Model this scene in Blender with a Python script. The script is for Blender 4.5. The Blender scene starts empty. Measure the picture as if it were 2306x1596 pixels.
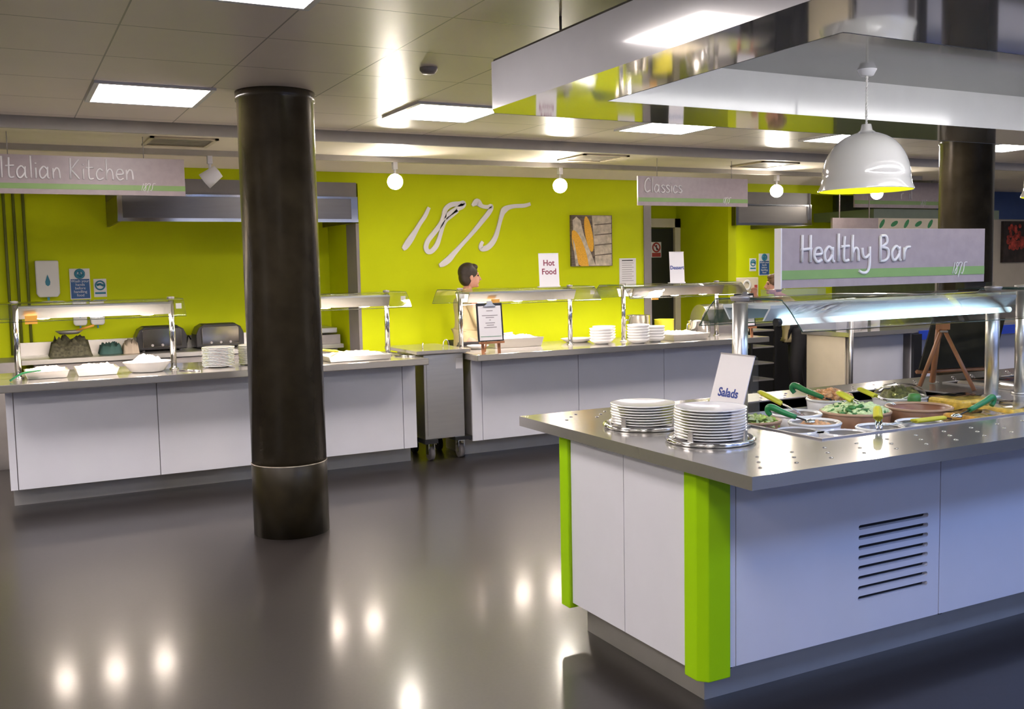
import bpy, bmesh, math, random
from mathutils import Vector, Matrix
random.seed(7)
PI = math.pi
sc = bpy.context.scene
COL = sc.collection

# ------------------------------------------------------------------ camera, world, exposure, window daylight
F = 2222.06
RC = Matrix(((0.88733, 0.05741, -0.45754), (-0.46070, 0.06712, -0.88501), (-0.02010, 0.99609, 0.08601)))
X = Vector((5450-1153, -(520-798), -F)).normalized()
Y = Vector((-7-1153, -(629-798), -F)).normalized()
Y = (Y - X*X.dot(Y)).normalized()
Z = X.cross(Y)
RC = Matrix((X, Y, Z))
CAMZ = 1.65
cam_d = bpy.data.cameras.new('camera'); cam = bpy.data.objects.new('camera', cam_d); COL.objects.link(cam)
cam_d.sensor_width = 36; cam_d.lens = F/2306*36; cam_d.clip_start = 0.05
m4 = RC.to_4x4(); m4.translation = Vector((0, 0, CAMZ)); cam.matrix_world = m4
sc.camera = cam
sc.view_settings.view_transform = 'Standard'; sc.view_settings.look = 'None'
sc.view_settings.gamma = 1; sc.view_settings.use_curve_mapping = False
sc.view_settings.exposure = 1.25
wd = bpy.data.worlds.new('world'); sc.world = wd; wd.use_nodes = True
wd.node_tree.nodes['Background'].inputs[0].default_value = (0.6, 0.7, 1, 1)
wd.node_tree.nodes['Background'].inputs[1].default_value = 0.05
PANEL_E, LAMP_E, SPOT_E, TUBE_E, WIN_E = 12.0, 112.0, 130.0, 2.6, 0.6
sc.cycles.max_bounces = 10; sc.cycles.transparent_max_bounces = 16
sc.cycles.sample_clamp_indirect = 4.0
sc.cycles.caustics_reflective = True; sc.cycles.blur_glossy = 1.0; sc.cycles.caustics_refractive = False

# ------------------------------------------------------------------ helpers
def at(u, v, axis, val):            # the place on a real plane seen at a picture point
    d = RC @ Vector((u-1153, -(v-798), -F)); o = Vector((0, 0, CAMZ))
    return o + d*((val-o[axis])/d[axis])
def aty(u, v, y): return at(u, v, 1, y)
def atz(u, v, z): return at(u, v, 2, z)
ORG = {}
def tag(o, label=None, cat=None, group=None, kind=None):
    if label: o['label'] = label
    if cat: o['category'] = cat
    if group: o['group'] = group
    if kind: o['kind'] = kind
    return o
def thing(name, label, cat, loc=(0, 0, 0), group=None):
    o = bpy.data.objects.new(name, None); COL.objects.link(o); o.location = loc
    o.empty_display_size = 0.1; ORG[o.name] = Vector(loc)
    return tag(o, label, cat, group)
class MB:
    def __init__(s, M=None): s.bm = bmesh.new(); s.M = M or Matrix(); s.mi = 0; s.sm = False
    def V(s, p): return s.bm.verts.new(s.M @ Vector(p))
    def Fc(s, vs, smooth=None):
        try: f = s.bm.faces.new(vs)
        except ValueError: return None
        f.material_index = s.mi; f.smooth = s.sm if smooth is None else smooth
        return f
    def box(s, x0, x1, y0, y1, z0, z1):
        v = [s.V(p) for p in ((x0,y0,z0),(x1,y0,z0),(x1,y1,z0),(x0,y1,z0),(x0,y0,z1),(x1,y0,z1),(x1,y1,z1),(x0,y1,z1))]
        for q in ((3,2,1,0),(4,5,6,7),(0,1,5,4),(1,2,6,5),(2,3,7,6),(3,0,4,7)): s.Fc([v[i] for i in q], False)
        return s
    def quad(s, *ps): s.Fc([s.V(p) for p in ps], False); return s
    def prism(s, poly, ax, a, b):      # polygon in the two other axes pushed along axis ax
        def P(p, t):
            q = list(p); q.insert(ax, t); return q
        A = [s.V(P(p, a)) for p in poly]; B = [s.V(P(p, b)) for p in poly]; n = len(poly)
        s.Fc(A[::-1], False); s.Fc(B, False)
        for i in range(n): s.Fc([A[i], A[(i+1)%n], B[(i+1)%n], B[i]])
        return s
    def lathe(s, prof, c=(0, 0, 0), n=32, sx=1, sy=1, close=True):
        rings = []
        for r, z in prof:
            if r < 1e-5: rings.append([s.V((c[0], c[1], c[2]+z))])
            else: rings.append([s.V((c[0]+r*sx*math.cos(2*PI*k/n), c[1]+r*sy*math.sin(2*PI*k/n), c[2]+z)) for k in range(n)])
        for a, b in zip(rings, rings[1:]):
            for k in range(n):
                k2 = (k+1) % n
                if len(a) == 1 and len(b) == 1: continue
                if len(a) == 1: s.Fc([a[0], b[k2], b[k]], True)
                elif len(b) == 1: s.Fc([a[k], a[k2], b[0]], True)
                else: s.Fc([a[k], a[k2], b[k2], b[k]], True)
        return s
    def tube(s, pts, r, n=8, cap=True, flat=1.0):
        pts = [Vector(p) for p in pts]; rings = []
        up = Vector((0, 0, 1)); prev = None
        for i, p in enumerate(pts):
            t = (pts[min(i+1, len(pts)-1)] - pts[max(i-1, 0)])
            if t.length < 1e-9: t = Vector((0, 0, 1))
            t.normalize()
            if prev is None:
                u = t.cross(up) if abs(t.dot(up)) < 0.95 else t.cross(Vector((0, 1, 0)))
            else: u = prev - t*prev.dot(t)
            if u.length < 1e-6: u = t.orthogonal()
            u.normalize(); prev = u; w = t.cross(u)
            rr = r[i] if isinstance(r, (list, tuple)) else r
            rings.append([s.V(p + (u*math.cos(2*PI*k/n) + w*math.sin(2*PI*k/n)*flat)*rr) for k in range(n)])
        for a, b in zip(rings, rings[1:]):
            for k in range(n): s.Fc([a[k], a[(k+1)%n], b[(k+1)%n], b[k]], True)
        if cap: s.Fc(rings[0][::-1], False); s.Fc(rings[-1], False)
        return s
    def cyl(s, p, q, r, n=24): return s.tube([p, q], r, n)
    def ball(s, c, r, n=16, m=10, sc3=(1, 1, 1)):
        prof = [(r*math.sin(PI*j/m), -r*math.cos(PI*j/m)*sc3[2]) for j in range(m+1)]
        prof[0] = (0, prof[0][1]); prof[-1] = (0, prof[-1][1])
        return s.lathe(prof, c, n, sc3[0], sc3[1])
    def add_mesh(s, me, M):
        base = len(s.bm.verts); vs = [s.V(M @ v.co) for v in me.vertices]
        for p in me.polygons: s.Fc([vs[i] for i in p.vertices], p.use_smooth)
        return s
    def build(s, name, mats, parent=None, bevel=0, seg=2, label=None, cat=None, group=None, kind=None, norm=True):
        if norm: bmesh.ops.recalc_face_normals(s.bm, faces=s.bm.faces)
        me = bpy.data.meshes.new(name)
        if parent is None:
            xs = [v.co.x for v in s.bm.verts]; ys = [v.co.y for v in s.bm.verts]; zs = [v.co.z for v in s.bm.verts]
            o0 = Vector(((min(xs)+max(xs))/2, (min(ys)+max(ys))/2, min(zs))) if kind != 'structure' else Vector((0, 0, 0))
        else: o0 = ORG[parent.name]
        bmesh.ops.translate(s.bm, verts=s.bm.verts, vec=-o0)
        s.bm.to_mesh(me); s.bm.free()
        o = bpy.data.objects.new(name, me); COL.objects.link(o)
        if parent is None: o.location = o0
        else: o.parent = parent
        ORG[o.name] = o0
        for m in (mats if isinstance(mats, (list, tuple)) else [mats]): me.materials.append(m)
        if bevel:
            b = o.modifiers.new('bevel', 'BEVEL'); b.width = bevel; b.segments = seg; b.limit_method = 'ANGLE'; b.angle_limit = 0.7
        return tag(o, label, cat, group, kind)
def copy_tree(o, loc=None, label=None, rotz=None, parent=None):
    c = o.copy(); COL.objects.link(c)
    if parent is not None: c.parent = parent
    if loc is not None: c.location = loc
    if rotz is not None: c.rotation_euler = (0, 0, rotz)
    if label: c['label'] = label
    for ch in list(o.children): copy_tree(ch, parent=c)
    return c
def smooth_pts(p, k=5):
    p = [Vector(q) for q in p]
    if len(p) < 3: return p
    out = []
    for i in range(len(p)-1):
        a, b, c, d = p[max(i-1, 0)], p[i], p[i+1], p[min(i+2, len(p)-1)]
        for j in range(k):
            t = j/k
            out.append(0.5*((2*b) + (c-a)*t + (2*a-5*b+4*c-d)*t*t + (3*b-a-3*c+d)*t*t*t))
    out.append(p[-1]); return out

# ------------------------------------------------------------------ materials
MAT = {}
def mat(name, col, rough=0.5, metal=0.0, var=0.05, scale=8.0, bump=0.0, coat=0.0, emit=0.0, ecol=None, spec=0.5, stretch=(1, 1, 1), rvar=0.0, trans=0.0):
    m = bpy.data.materials.new(name); m.use_nodes = True; nt = m.node_tree; N = nt.nodes; L = nt.links
    b = N['Principled BSDF']; b.inputs['Roughness'].default_value = rough; b.inputs['Metallic'].default_value = metal
    b.inputs['Coat Weight'].default_value = coat; b.inputs['Coat Roughness'].default_value = 0.05
    b.inputs['Specular IOR Level'].default_value = spec
    tc = N.new('ShaderNodeTexCoord'); mp = N.new('ShaderNodeMapping'); mp.inputs['Scale'].default_value = stretch
    L.new(tc.outputs['Object'], mp.inputs['Vector'])
    nz = N.new('ShaderNodeTexNoise'); nz.inputs['Scale'].default_value = scale; nz.inputs['Detail'].default_value = 4
    L.new(mp.outputs[0], nz.inputs['Vector'])
    rp = N.new('ShaderNodeValToRGB'); L.new(nz.outputs['Fac'], rp.inputs['Fac'])
    c0 = [max(0, c*(1-var)) for c in col]; c1 = [min(1, c*(1+var)) for c in col]
    rp.color_ramp.elements[0].position = 0.3; rp.color_ramp.elements[1].position = 0.7
    rp.color_ramp.elements[0].color = (*c0, 1); rp.color_ramp.elements[1].color = (*c1, 1)
    L.new(rp.outputs[0], b.inputs['Base Color'])
    if rvar:
        mr = N.new('ShaderNodeMapRange'); mr.inputs[3].default_value = rough-rvar; mr.inputs[4].default_value = rough+rvar
        L.new(nz.outputs['Fac'], mr.inputs[0]); L.new(mr.outputs[0], b.inputs['Roughness'])
    if bump:
        bp = N.new('ShaderNodeBump'); bp.inputs['Strength'].default_value = bump; bp.inputs['Distance'].default_value = 0.01
        L.new(nz.outputs['Fac'], bp.inputs['Height']); L.new(bp.outputs[0], b.inputs['Normal'])
    if emit:
        b.inputs['Emission Color'].default_value = (*(ecol or col), 1); b.inputs['Emission Strength'].default_value = emit
    MAT[name] = m; return m
def glass_mat(name, tint=(0.985, 0.995, 0.99), refl=1.0, rough=0.02):
    m = bpy.data.materials.new(name); m.use_nodes = True; nt = m.node_tree; N = nt.nodes; L = nt.links
    N.remove(N['Principled BSDF']); out = N['Material Output']
    t = N.new('ShaderNodeBsdfTransparent'); t.inputs[0].default_value = (*tint, 1)
    g = N.new('ShaderNodeBsdfGlossy'); g.inputs['Roughness'].default_value = rough
    fr = N.new('ShaderNodeFresnel'); fr.inputs[0].default_value = 1.45
    ge = N.new('ShaderNodeNewGeometry'); io = N.new('ShaderNodeMapRange'); io.inputs[3].default_value = 1.45; io.inputs[4].default_value = 1/1.45
    L.new(ge.outputs['Backfacing'], io.inputs[0]); L.new(io.outputs[0], fr.inputs[0])
    mu = N.new('ShaderNodeMath'); mu.operation = 'MULTIPLY'; mu.inputs[1].default_value = refl
    nz = N.new('ShaderNodeTexNoise'); nz.inputs['Scale'].default_value = 3
    mr = N.new('ShaderNodeMapRange'); mr.inputs[3].default_value = rough*0.5; mr.inputs[4].default_value = rough*2
    L.new(nz.outputs[0], mr.inputs[0]); L.new(mr.outputs[0], g.inputs['Roughness'])
    mx = N.new('ShaderNodeMixShader'); L.new(fr.outputs[0], mu.inputs[0]); L.new(mu.outputs[0], mx.inputs[0])
    L.new(t.outputs[0], mx.inputs[1]); L.new(g.outputs[0], mx.inputs[2]); L.new(mx.outputs[0], out.inputs[0])
    return m
def grid_lines(m, period, offset, width, dark=0.55, axes=(0, 1)):
    """thin joints at a fixed pitch, drawn from the surface's own position"""
    nt = m.node_tree; N = nt.nodes; L = nt.links; b = N['Principled BSDF']
    ge = N.new('ShaderNodeNewGeometry'); sp = N.new('ShaderNodeSeparateXYZ'); L.new(ge.outputs['Position'], sp.inputs[0])
    def M(op, a, bb):
        n = N.new('ShaderNodeMath'); n.operation = op
        for i, q in enumerate((a, bb)):
            if isinstance(q, (int, float)): n.inputs[i].default_value = q
            else: L.new(q, n.inputs[i])
        return n.outputs[0]
    tot = None
    for k, ax in enumerate(axes):
        q = M('SUBTRACT', sp.outputs[ax], offset[k]); q = M('DIVIDE', q, period[k]); q = M('FRACT', q, 0)
        q = M('LESS_THAN', q, width/period[k]); tot = q if tot is None else M('MAXIMUM', tot, q)
    src = b.inputs['Base Color'].links[0].from_socket
    mx = N.new('ShaderNodeMix'); mx.data_type = 'RGBA'; mx.blend_type = 'MULTIPLY'
    L.new(tot, mx.inputs[0]); L.new(src, mx.inputs[6]); mx.inputs[7].default_value = (dark, dark, dark, 1)
    L.new(mx.outputs[2], b.inputs['Base Color'])
    return m

m_floor = mat('dark vinyl floor', (0.025, 0.021, 0.020), 0.38, var=0.10, scale=60, rvar=0.0, spec=0.3, coat=0.32)
nt = m_floor.node_tree; b = nt.nodes['Principled BSDF']
n2 = nt.nodes.new('ShaderNodeTexNoise'); n2.inputs['Scale'].default_value = 3.5; n2.inputs['Detail'].default_value = 6
mr = nt.nodes.new('ShaderNodeMapRange'); mr.inputs[3].default_value = 0.08; mr.inputs[4].default_value = 0.20
nt.links.new(n2.outputs[0], mr.inputs[0]); nt.links.new(mr.outputs[0], b.inputs['Coat Roughness'])
n3 = nt.nodes.new('ShaderNodeTexNoise'); n3.inputs['Scale'].default_value = 14; n3.inputs['Detail'].default_value = 5
bp = nt.nodes.new('ShaderNodeBump'); bp.inputs['Strength'].default_value = 0.12; bp.inputs['Distance'].default_value = 0.01
nt.links.new(n3.outputs[0], bp.inputs['Height']); nt.links.new(bp.outputs[0], b.inputs['Normal']); nt.links.new(bp.outputs[0], b.inputs['Coat Normal'])
m_ceil = grid_lines(mat('metal ceiling tile', (0.88, 0.80, 0.75), 0.33, var=0.02, scale=2, spec=0.4), (0.66, 0.69), (0.545, 6.865), 0.008, 0.4)
m_ceil2 = mat('cream plaster ceiling', (0.88, 0.80, 0.68), 0.55, var=0.02)
m_green = mat('lime green wall paint', (0.56, 0.64, 0.003), 0.6, var=0.03, scale=3, spec=0.15)
m_greenp = mat('lime green gloss post', (0.36, 0.66, 0.003), 0.4, var=0.02, spec=0.25)
m_white = mat('white laminate panel', (0.74, 0.74, 0.80), 0.35, var=0.015, scale=5)
m_seam = mat('dark seam', (0.05, 0.05, 0.06), 0.8)
m_steel = mat('brushed stainless steel', (0.68, 0.66, 0.63), 0.34, 1.0, var=0.03, scale=3, stretch=(1, 14, 14), rvar=0.02)
m_top = mat('stainless worktop', (0.50, 0.48, 0.45), 0.15, 0.72, var=0.02, scale=3, stretch=(1, 14, 14), rvar=0.02)
m_chrome = mat('polished steel', (0.72, 0.72, 0.72), 0.12, 1.0, var=0.03)
m_plinth = mat('steel plinth', (0.50, 0.48, 0.45), 0.45, 0.55, var=0.05, scale=5)
m_hood = mat('dark hood steel', (0.17, 0.16, 0.15), 0.32, 1.0, var=0.04, scale=3, stretch=(1, 10, 10))
m_canopy = mat('pale blue grey canopy', (0.50, 0.56, 0.60), 0.55, var=0.03, spec=0.3)
m_hoodp = mat('grey hood casing', (0.13, 0.12, 0.115), 0.4, var=0.04)
m_ltrim = mat('light grey ceiling trim', (0.48, 0.46, 0.43), 0.5)
m_col2 = mat('scuffed dark column base', (0.026, 0.020, 0.010), 0.35, var=0.3, scale=9, rvar=0.05, spec=0.35)
m_dchrome = mat('dark chrome', (0.30, 0.29, 0.28), 0.12, 1.0, var=0.05)
m_dsteel = mat('dull grey steel', (0.36, 0.34, 0.34), 0.45, 0.6, var=0.08)
m_black = mat('black plastic', (0.015, 0.015, 0.017), 0.35, var=0.1)
m_dark = mat('black void', (0.006, 0.006, 0.008), 0.8)
m_col = mat('dark glossy column paint', (0.060, 0.048, 0.028), 0.24, var=0.25, scale=6, rvar=0.06, spec=0.7)
m_grey = mat('grey painted trim', (0.23, 0.21, 0.21), 0.5, var=0.05)
m_china = mat('white china', (0.84, 0.83, 0.82), 0.12, var=0.01, coat=0.3)
m_paper = mat('white paper card', (0.80, 0.78, 0.80), 0.5, var=0.01)
m_blue = mat('blue print', (0.02, 0.10, 0.30), 0.5, var=0.05)
m_teal = mat('teal print', (0.03, 0.22, 0.34), 0.5, var=0.05)
m_red = mat('red print', (0.45, 0.05, 0.05), 0.5, var=0.05)
m_text = mat('grey print', (0.28, 0.26, 0.28), 0.6)
m_mauve = mat('mauve grey sign board', (0.36, 0.30, 0.31), 0.35, var=0.06, scale=20)
m_stripe = mat('green sign stripe', (0.22, 0.36, 0.12), 0.4, var=0.05)
m_letter = mat('white sign lettering', (0.78, 0.76, 0.78), 0.35, var=0.02)
m_orange = mat('orange sticker', (0.85, 0.42, 0.06), 0.5, var=0.03)
m_wood = mat('brown stained wood', (0.33, 0.14, 0.06), 0.45, var=0.3, scale=14, stretch=(1, 1, 0.15))
m_terra = mat('terracotta wood', (0.42, 0.18, 0.10), 0.5, var=0.2, scale=14)
m_raft = mat('glossy pale grey laminate', (0.34, 0.34, 0.36), 0.06, var=0.02, coat=1.0, spec=1.0)
m_rafto = mat('shade toned outer fascia', (0.46, 0.46, 0.50), 0.15, var=0.02, coat=0.5)  # outer side toned darker than the inner, its shade put into the colour
m_raftw = mat('white glossy fascia', (0.58, 0.58, 0.60), 0.12, var=0.02, coat=0.6)
m_lampw = mat('white enamel lamp shade', (0.82, 0.80, 0.78), 0.10, var=0.01, coat=0.8)
m_lampi = mat('lime lamp lining', (0.75, 0.78, 0.03), 0.4, var=0.02)
m_bulb = mat('pendant bulb', (1, 0.9, 0.7), emit=12, ecol=(1, 0.93, 0.65))
m_panel = mat('fluorescent ceiling panel', (1, 1, 1), emit=PANEL_E, ecol=(1.0, 0.905, 0.865))
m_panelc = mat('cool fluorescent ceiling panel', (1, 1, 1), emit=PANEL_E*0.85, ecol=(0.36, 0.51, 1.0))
m_fillstrip = mat('added fill light strip', (1, 1, 1), emit=13.0, ecol=(1.0, 0.98, 0.96))
m_heat = mat('halogen heat lamp', (1, 1, 1), emit=LAMP_E, ecol=(1.0, 0.84, 0.72))
m_spot = mat('spot lamp face', (1, 1, 1), emit=SPOT_E, ecol=(1.0, 0.90, 0.78))
m_tube = mat('cool fluorescent tube', (1, 1, 1), emit=TUBE_E, ecol=(0.62, 0.88, 1.0))
m_sky = mat('daylit window pane', (0.3, 0.4, 0.8), emit=WIN_E, ecol=(0.42, 0.55, 1.0))
m_wwhite = mat('white wall paint', (0.65, 0.64, 0.60), 0.6)
m_cream = mat('cream laminate', (0.70, 0.62, 0.48), 0.5, var=0.03)
m_bluew = mat('blue wall paint', (0.05, 0.10, 0.26), 0.5, var=0.05)
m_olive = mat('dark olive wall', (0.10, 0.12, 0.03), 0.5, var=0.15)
m_glass = glass_mat('clear glass')
m_gedge = mat('dark green glass edge', (0.02, 0.06, 0.05), 0.15, var=0.1)
m_film = glass_mat('cling film', (0.9, 0.9, 0.88), 2.0, 0.08)
m_skin = mat('skin', (0.58, 0.30, 0.22), 0.5, var=0.08, scale=20)
m_hair = mat('dark brown hair', (0.02, 0.012, 0.008), 0.5, var=0.4, scale=60)
m_hair2 = mat('light brown hair', (0.16, 0.09, 0.05), 0.5, var=0.4, scale=60)
m_shirt = mat('pale yellow shirt', (0.50, 0.42, 0.25), 0.7, var=0.06, scale=12, bump=0.2)
m_trous = mat('black trousers', (0.012, 0.012, 0.016), 0.7, var=0.2)
m_beige = mat('beige apron cloth', (0.50, 0.42, 0.33), 0.8, var=0.05)
m_greenh = mat('green plastic handle', (0.02, 0.22, 0.07), 0.3, var=0.05)
m_yel = mat('yellow plastic handle', (0.62, 0.58, 0.03), 0.35, var=0.06)
m_bowlb = mat('brown wooden bowl', (0.30, 0.15, 0.08), 0.4, var=0.2, scale=20)
m_rimb = mat('pale brown bowl rim', (0.46, 0.29, 0.18), 0.35, var=0.1)
m_bowlg = mat('grey glazed bowl inside', (0.30, 0.28, 0.25), 0.25, var=0.05)
m_leaf = mat('lettuce green', (0.32, 0.50, 0.06), 0.5, var=0.5, scale=40)
m_cuc = mat('cucumber flesh', (0.62, 0.74, 0.38), 0.4, var=0.2, scale=30)
m_cucs = mat('cucumber skin', (0.05, 0.20, 0.04), 0.4, var=0.3, scale=30)
m_sal = mat('tomato salsa', (0.65, 0.16, 0.10), 0.35, var=0.3, scale=60, bump=0.6)
m_carrot = mat('grated carrot', (0.78, 0.42, 0.20), 0.5, var=0.25, scale=70, bump=0.8)
m_pepper = mat('orange pepper mix', (0.75, 0.38, 0.05), 0.4, var=0.4, scale=30, bump=0.6)
m_pine = mat('yellow pineapple', (0.80, 0.52, 0.08), 0.4, var=0.3, scale=30, bump=0.5)
m_mixed = mat('mixed green salad', (0.22, 0.22, 0.08), 0.5, var=0.6, scale=60, bump=0.8)
m_hot = mat('creamy baked food', (0.82, 0.72, 0.55), 0.5, var=0.25, scale=25, bump=0.8)
m_chalk = mat('black chalkboard', (0.016, 0.014, 0.010), 0.75, spec=0.15, var=0.3)
m_cob = mat('yellow corn', (0.80, 0.42, 0.03), 0.5, var=0.25, scale=150, bump=0.3)
m_husk = mat('pale husk', (0.52, 0.45, 0.36), 0.6, var=0.3, scale=20)
m_plank = mat('weathered dark plank', (0.13, 0.10, 0.08), 0.7, var=0.5, scale=9, stretch=(1, 1, 8))
m_tom = mat('red tomato print', (0.50, 0.06, 0.04), 0.3, var=0.7, scale=14)
m_soil = mat('dark picture ground', (0.05, 0.035, 0.03), 0.6, var=0.4)

# ------------------------------------------------------------------ the room
def struct(name, mb, mats, **k): return mb.build(name, mats, kind='structure', **k)
H1, H2 = 2.77, 2.69
YB, YK, YS = 9.2, 10.2, 7.68          # back wall, kitchen recess wall, ceiling step
XL, XR, YF = -6.5, 15.5, -6.0
struct('floor', MB().box(XL, XR, YF, YK+0.2, -0.1, 0), m_floor)
struct('ceiling', MB().box(XL, XR, YF, YS, H1, H1+0.12), m_ceil)
struct('ceiling_lower', MB().box(XL, XR, YS, YK+0.2, H2, H1+0.12), m_ceil2)
struct('trim_1', MB().box(XL, XR, YS-0.01, YS+0.03, H2-0.005, H1+0.001), m_ltrim)
struct('wall_left', MB().box(XL-0.1, XL, YF, YK+0.2, 0, H1), m_wwhite)
struct('wall_right', MB().box(XR, XR+0.1, YF, YK+0.2, 0, H1), m_wwhite)
struct('wall_front', MB().box(XL, XR, YF-0.1, YF, 0, H1), m_wwhite)
WX0, WX1 = 3.13, 6.47
mb = MB(); mb.box(WX0, WX1, YB, YK+0.1, 0, H2); struct('wall_back', mb, m_green)
mb = MB(); mb.box(XL, 12.35, YK, YK+0.1, 0, H2); struct('wall_kitchen', mb, m_green)
mb = MB(); mb.box(12.35, XR, YK, YK+0.1, 0, 2.27); struct('wall_cream', mb, m_cream)
mb = MB(); mb.box(12.35, XR, YK-0.03, YK+0.1, 2.27, H2); struct('wall_blue', mb, m_bluew)
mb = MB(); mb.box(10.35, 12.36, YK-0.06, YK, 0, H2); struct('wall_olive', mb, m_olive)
mb = MB(); mb.box(7.67, 7.79, YB, YK, 0, 2.52); struct('wall_fin', mb, m_green)
mb = MB(); mb.box(XL, WX0, YB-0.004, YB+0.1, 2.50, H2).box(WX1, 10.3, YB-0.004, YB+0.1, 2.50, H2); struct('wall_header', mb, m_green)
mb = MB(); mb.prism([(YB-0.14, H2), (YB-0.004, H2), (YB-0.004, 2.605)], 0, XL, 10.3); struct('trim_2', mb, m_ceil2)
struct('trim_3', MB().box(3.10, 3.131, YB+0.0, YB+0.30, 0, 2.12), m_grey)
struct('trim_4', MB().box(6.46, 6.56, YB-0.012, YB+0.06, 0, 2.5), m_grey)
# window behind the camera
w = struct('window_1', MB().box(3.0, 13.0, YF-0.02, YF+0.02, 0.9, 2.7), m_sky)
fr = MB()
for x in (2.95, 5.5, 8.0, 10.5, 13.0): fr.box(x, x+0.06, YF, YF+0.06, 0.85, 2.75)
fr.box(2.95, 13.06, YF, YF+0.06, 0.85, 0.9).box(2.95, 13.06, YF, YF+0.06, 2.7, 2.75).build('window_frame', m_grey, w)
# service door at the end of the short passage
d = struct('door_1', MB().box(7.02, 7.60, YK-0.05, YK-0.005, 0, 2.12), m_black)
MB().box(6.95, 7.04, YK-0.09, YK-0.004, 0, 2.24).box(7.58, 7.665, YK-0.09, YK-0.004, 0, 2.24).box(6.95, 7.665, YK-0.09, YK-0.004, 2.13, 2.24).build('door_frame', m_cream, d)
MB().box(7.12, 7.15, YK-0.11, YK-0.05, 0.95, 1.15).build('door_handle', m_chrome, d)
MB().box(7.10, 7.50, YK-0.056, YK-0.05, 0.1, 0.9).build('kick_plate', m_dsteel, d)

# ------------------------------------------------------------------ ceiling fittings
def panel_light(x, y, label, m=None):
    t = thing('ceiling_light', label, 'ceiling light', (x, y, H1), 'square ceiling light panels')
    w = 0.31
    MB().box(x-w, x+w, y-w-0.01, y+w+0.01, H1-0.012, H1-0.003).build('diffuser', m or m_panel, t)
    f = MB()
    for a in ((x-w-0.03, x-w, y-w-0.04, y+w+0.04), (x+w, x+w+0.03, y-w-0.04, y+w+0.04), (x-w, x+w, y-w-0.04, y-w-0.01), (x-w, x+w, y+w+0.01, y+w+0.04)):
        f.box(a[0], a[1], a[2], a[3], H1-0.016, H1-0.001)
    f.build('frame', m_white, t)
    return t
panel_light(0.895, 6.52, 'lit square ceiling panel beside the top of the near dark column')
panel_light(2.88, 6.52, 'lit square ceiling panel below the corner of the glossy raft')
panel_light(4.88, 6.52, 'lit square ceiling panel above the Classics sign')
panel_light(6.88, 6.52, 'lit square ceiling panel half behind the white pendant lamp')
panel_light(9.0, 6.52, 'lit square ceiling panel beyond the far dark column')
panel_light(0.895, 3.84, 'lit square ceiling panel at the top edge of the picture')
for x, y in ((-1.1, 6.52), (-1.1, 3.84), (-3.1, 6.52), (-3.1, 3.84), (0.895, 1.2), (-1.1, 1.2), (-3.1, 1.2), (-1.1, -1.4), (-3.1, -1.4), (11.2, 6.52), (13.2, 6.52)):
    panel_light(x, y, 'lit square ceiling panel out of view over the open floor')
o = MB().lathe([(0, -0.035), (0.035, -0.032), (0.05, -0.012), (0.05, 0)], (2.19, 5.16, H1), 24).build('smoke_detector', m_dsteel,
    label='small round grey smoke detector on the ceiling tiles', cat='smoke detector')
o = MB().box(XL+0.5, 10.2, 8.58, 8.63, 2.645, 2.6895).build('lighting_track', m_ltrim, label='long grey lighting track fixed under the cream ceiling before the green wall', cat='lighting track')
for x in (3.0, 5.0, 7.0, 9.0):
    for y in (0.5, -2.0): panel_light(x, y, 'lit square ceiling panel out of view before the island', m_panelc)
def vent(x, y, label):
    t = thing('ceiling_vent', label, 'ceiling vent', (x, y, H2), 'ceiling vents')
    f = MB(); w, d = 0.25, 0.25
    f.box(x-w, x+w, y-d, y-d+0.03, H2-0.014, H2).box(x-w, x+w, y+d-0.03, y+d, H2-0.014, H2).box(x-w, x-w+0.03, y-d, y+d, H2-0.014, H2).box(x+w-0.03, x+w, y-d, y+d, H2-0.014, H2)
    f.build('frame', m_cream, t)
    g = MB()
    for k in range(7):
        yy = y-d+0.06+k*0.062
        g.quad((x-w+0.03, yy, H2-0.012), (x+w-0.03, yy, H2-0.012), (x+w-0.03, yy+0.045, H2-0.008), (x-w+0.03, yy+0.045, H2-0.008))
    g.build('louvre', m_cream, t)
    MB().box(x-w+0.03, x+w-0.03, y-d+0.03, y+d-0.03, H2-0.003, H2-0.001).build('backing', m_ltrim, t)
vent(1.32, 8.08, 'square ceiling vent above the Italian Kitchen sign')
vent(5.08, 8.05, 'square ceiling vent just before the Classics sign')
vent(7.2, 8.05, 'square ceiling vent beyond the Classics sign')
def spot(x, y, label, direction, lit=True):
    t = thing('track_spotlight', label, 'spotlight', (x, y, 2.645), 'track spotlights')
    MB().box(x-0.02, x+0.02, y-0.025, y+0.025, 2.58, 2.645).cyl((x, y, 2.60), (x, y, 2.50), 0.012, 10).build('bracket', m_white, t)
    d = Vector(direction).normalized(); c = Vector((x, y, 2.47))
    q = Vector((0, 0, 1)).rotation_difference(d).to_matrix().to_4x4(); M = Matrix.Translation(c) @ q
    MB(M).lathe([(0, -0.09), (0.055, -0.085), (0.062, -0.03), (0.072, 0.06), (0.068, 0.06), (0.06, 0.045)], (0, 0, 0), 24).build('housing', m_white, t)
    MB(M).lathe([(0, 0.066), (0.070, 0.062), (0, 0.046)], (0, 0, 0), 24).build('lamp_face', m_spot if lit else m_white, t)
tocam = lambda x, y: (-x, -y, -0.9)
spot(3.29, 8.605, 'glaring track spotlight nearest the green 1875 numerals', tocam(3.29, 8.6))
spot(5.04, 8.605, 'glaring track spotlight above the corn picture', tocam(5.04, 8.6))
spot(7.87, 8.605, 'glaring track spotlight in front of the far extractor hood', tocam(7.87, 8.6))
spot(1.64, 8.605, 'white track spotlight turned to the wall beside the Italian Kitchen sign', (-0.9, 0.25, -0.7), False)
spot(9.45, 8.605, 'small lit track spotlight under the rim of the white pendant lamp', tocam(9.45, 8.6))

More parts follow.
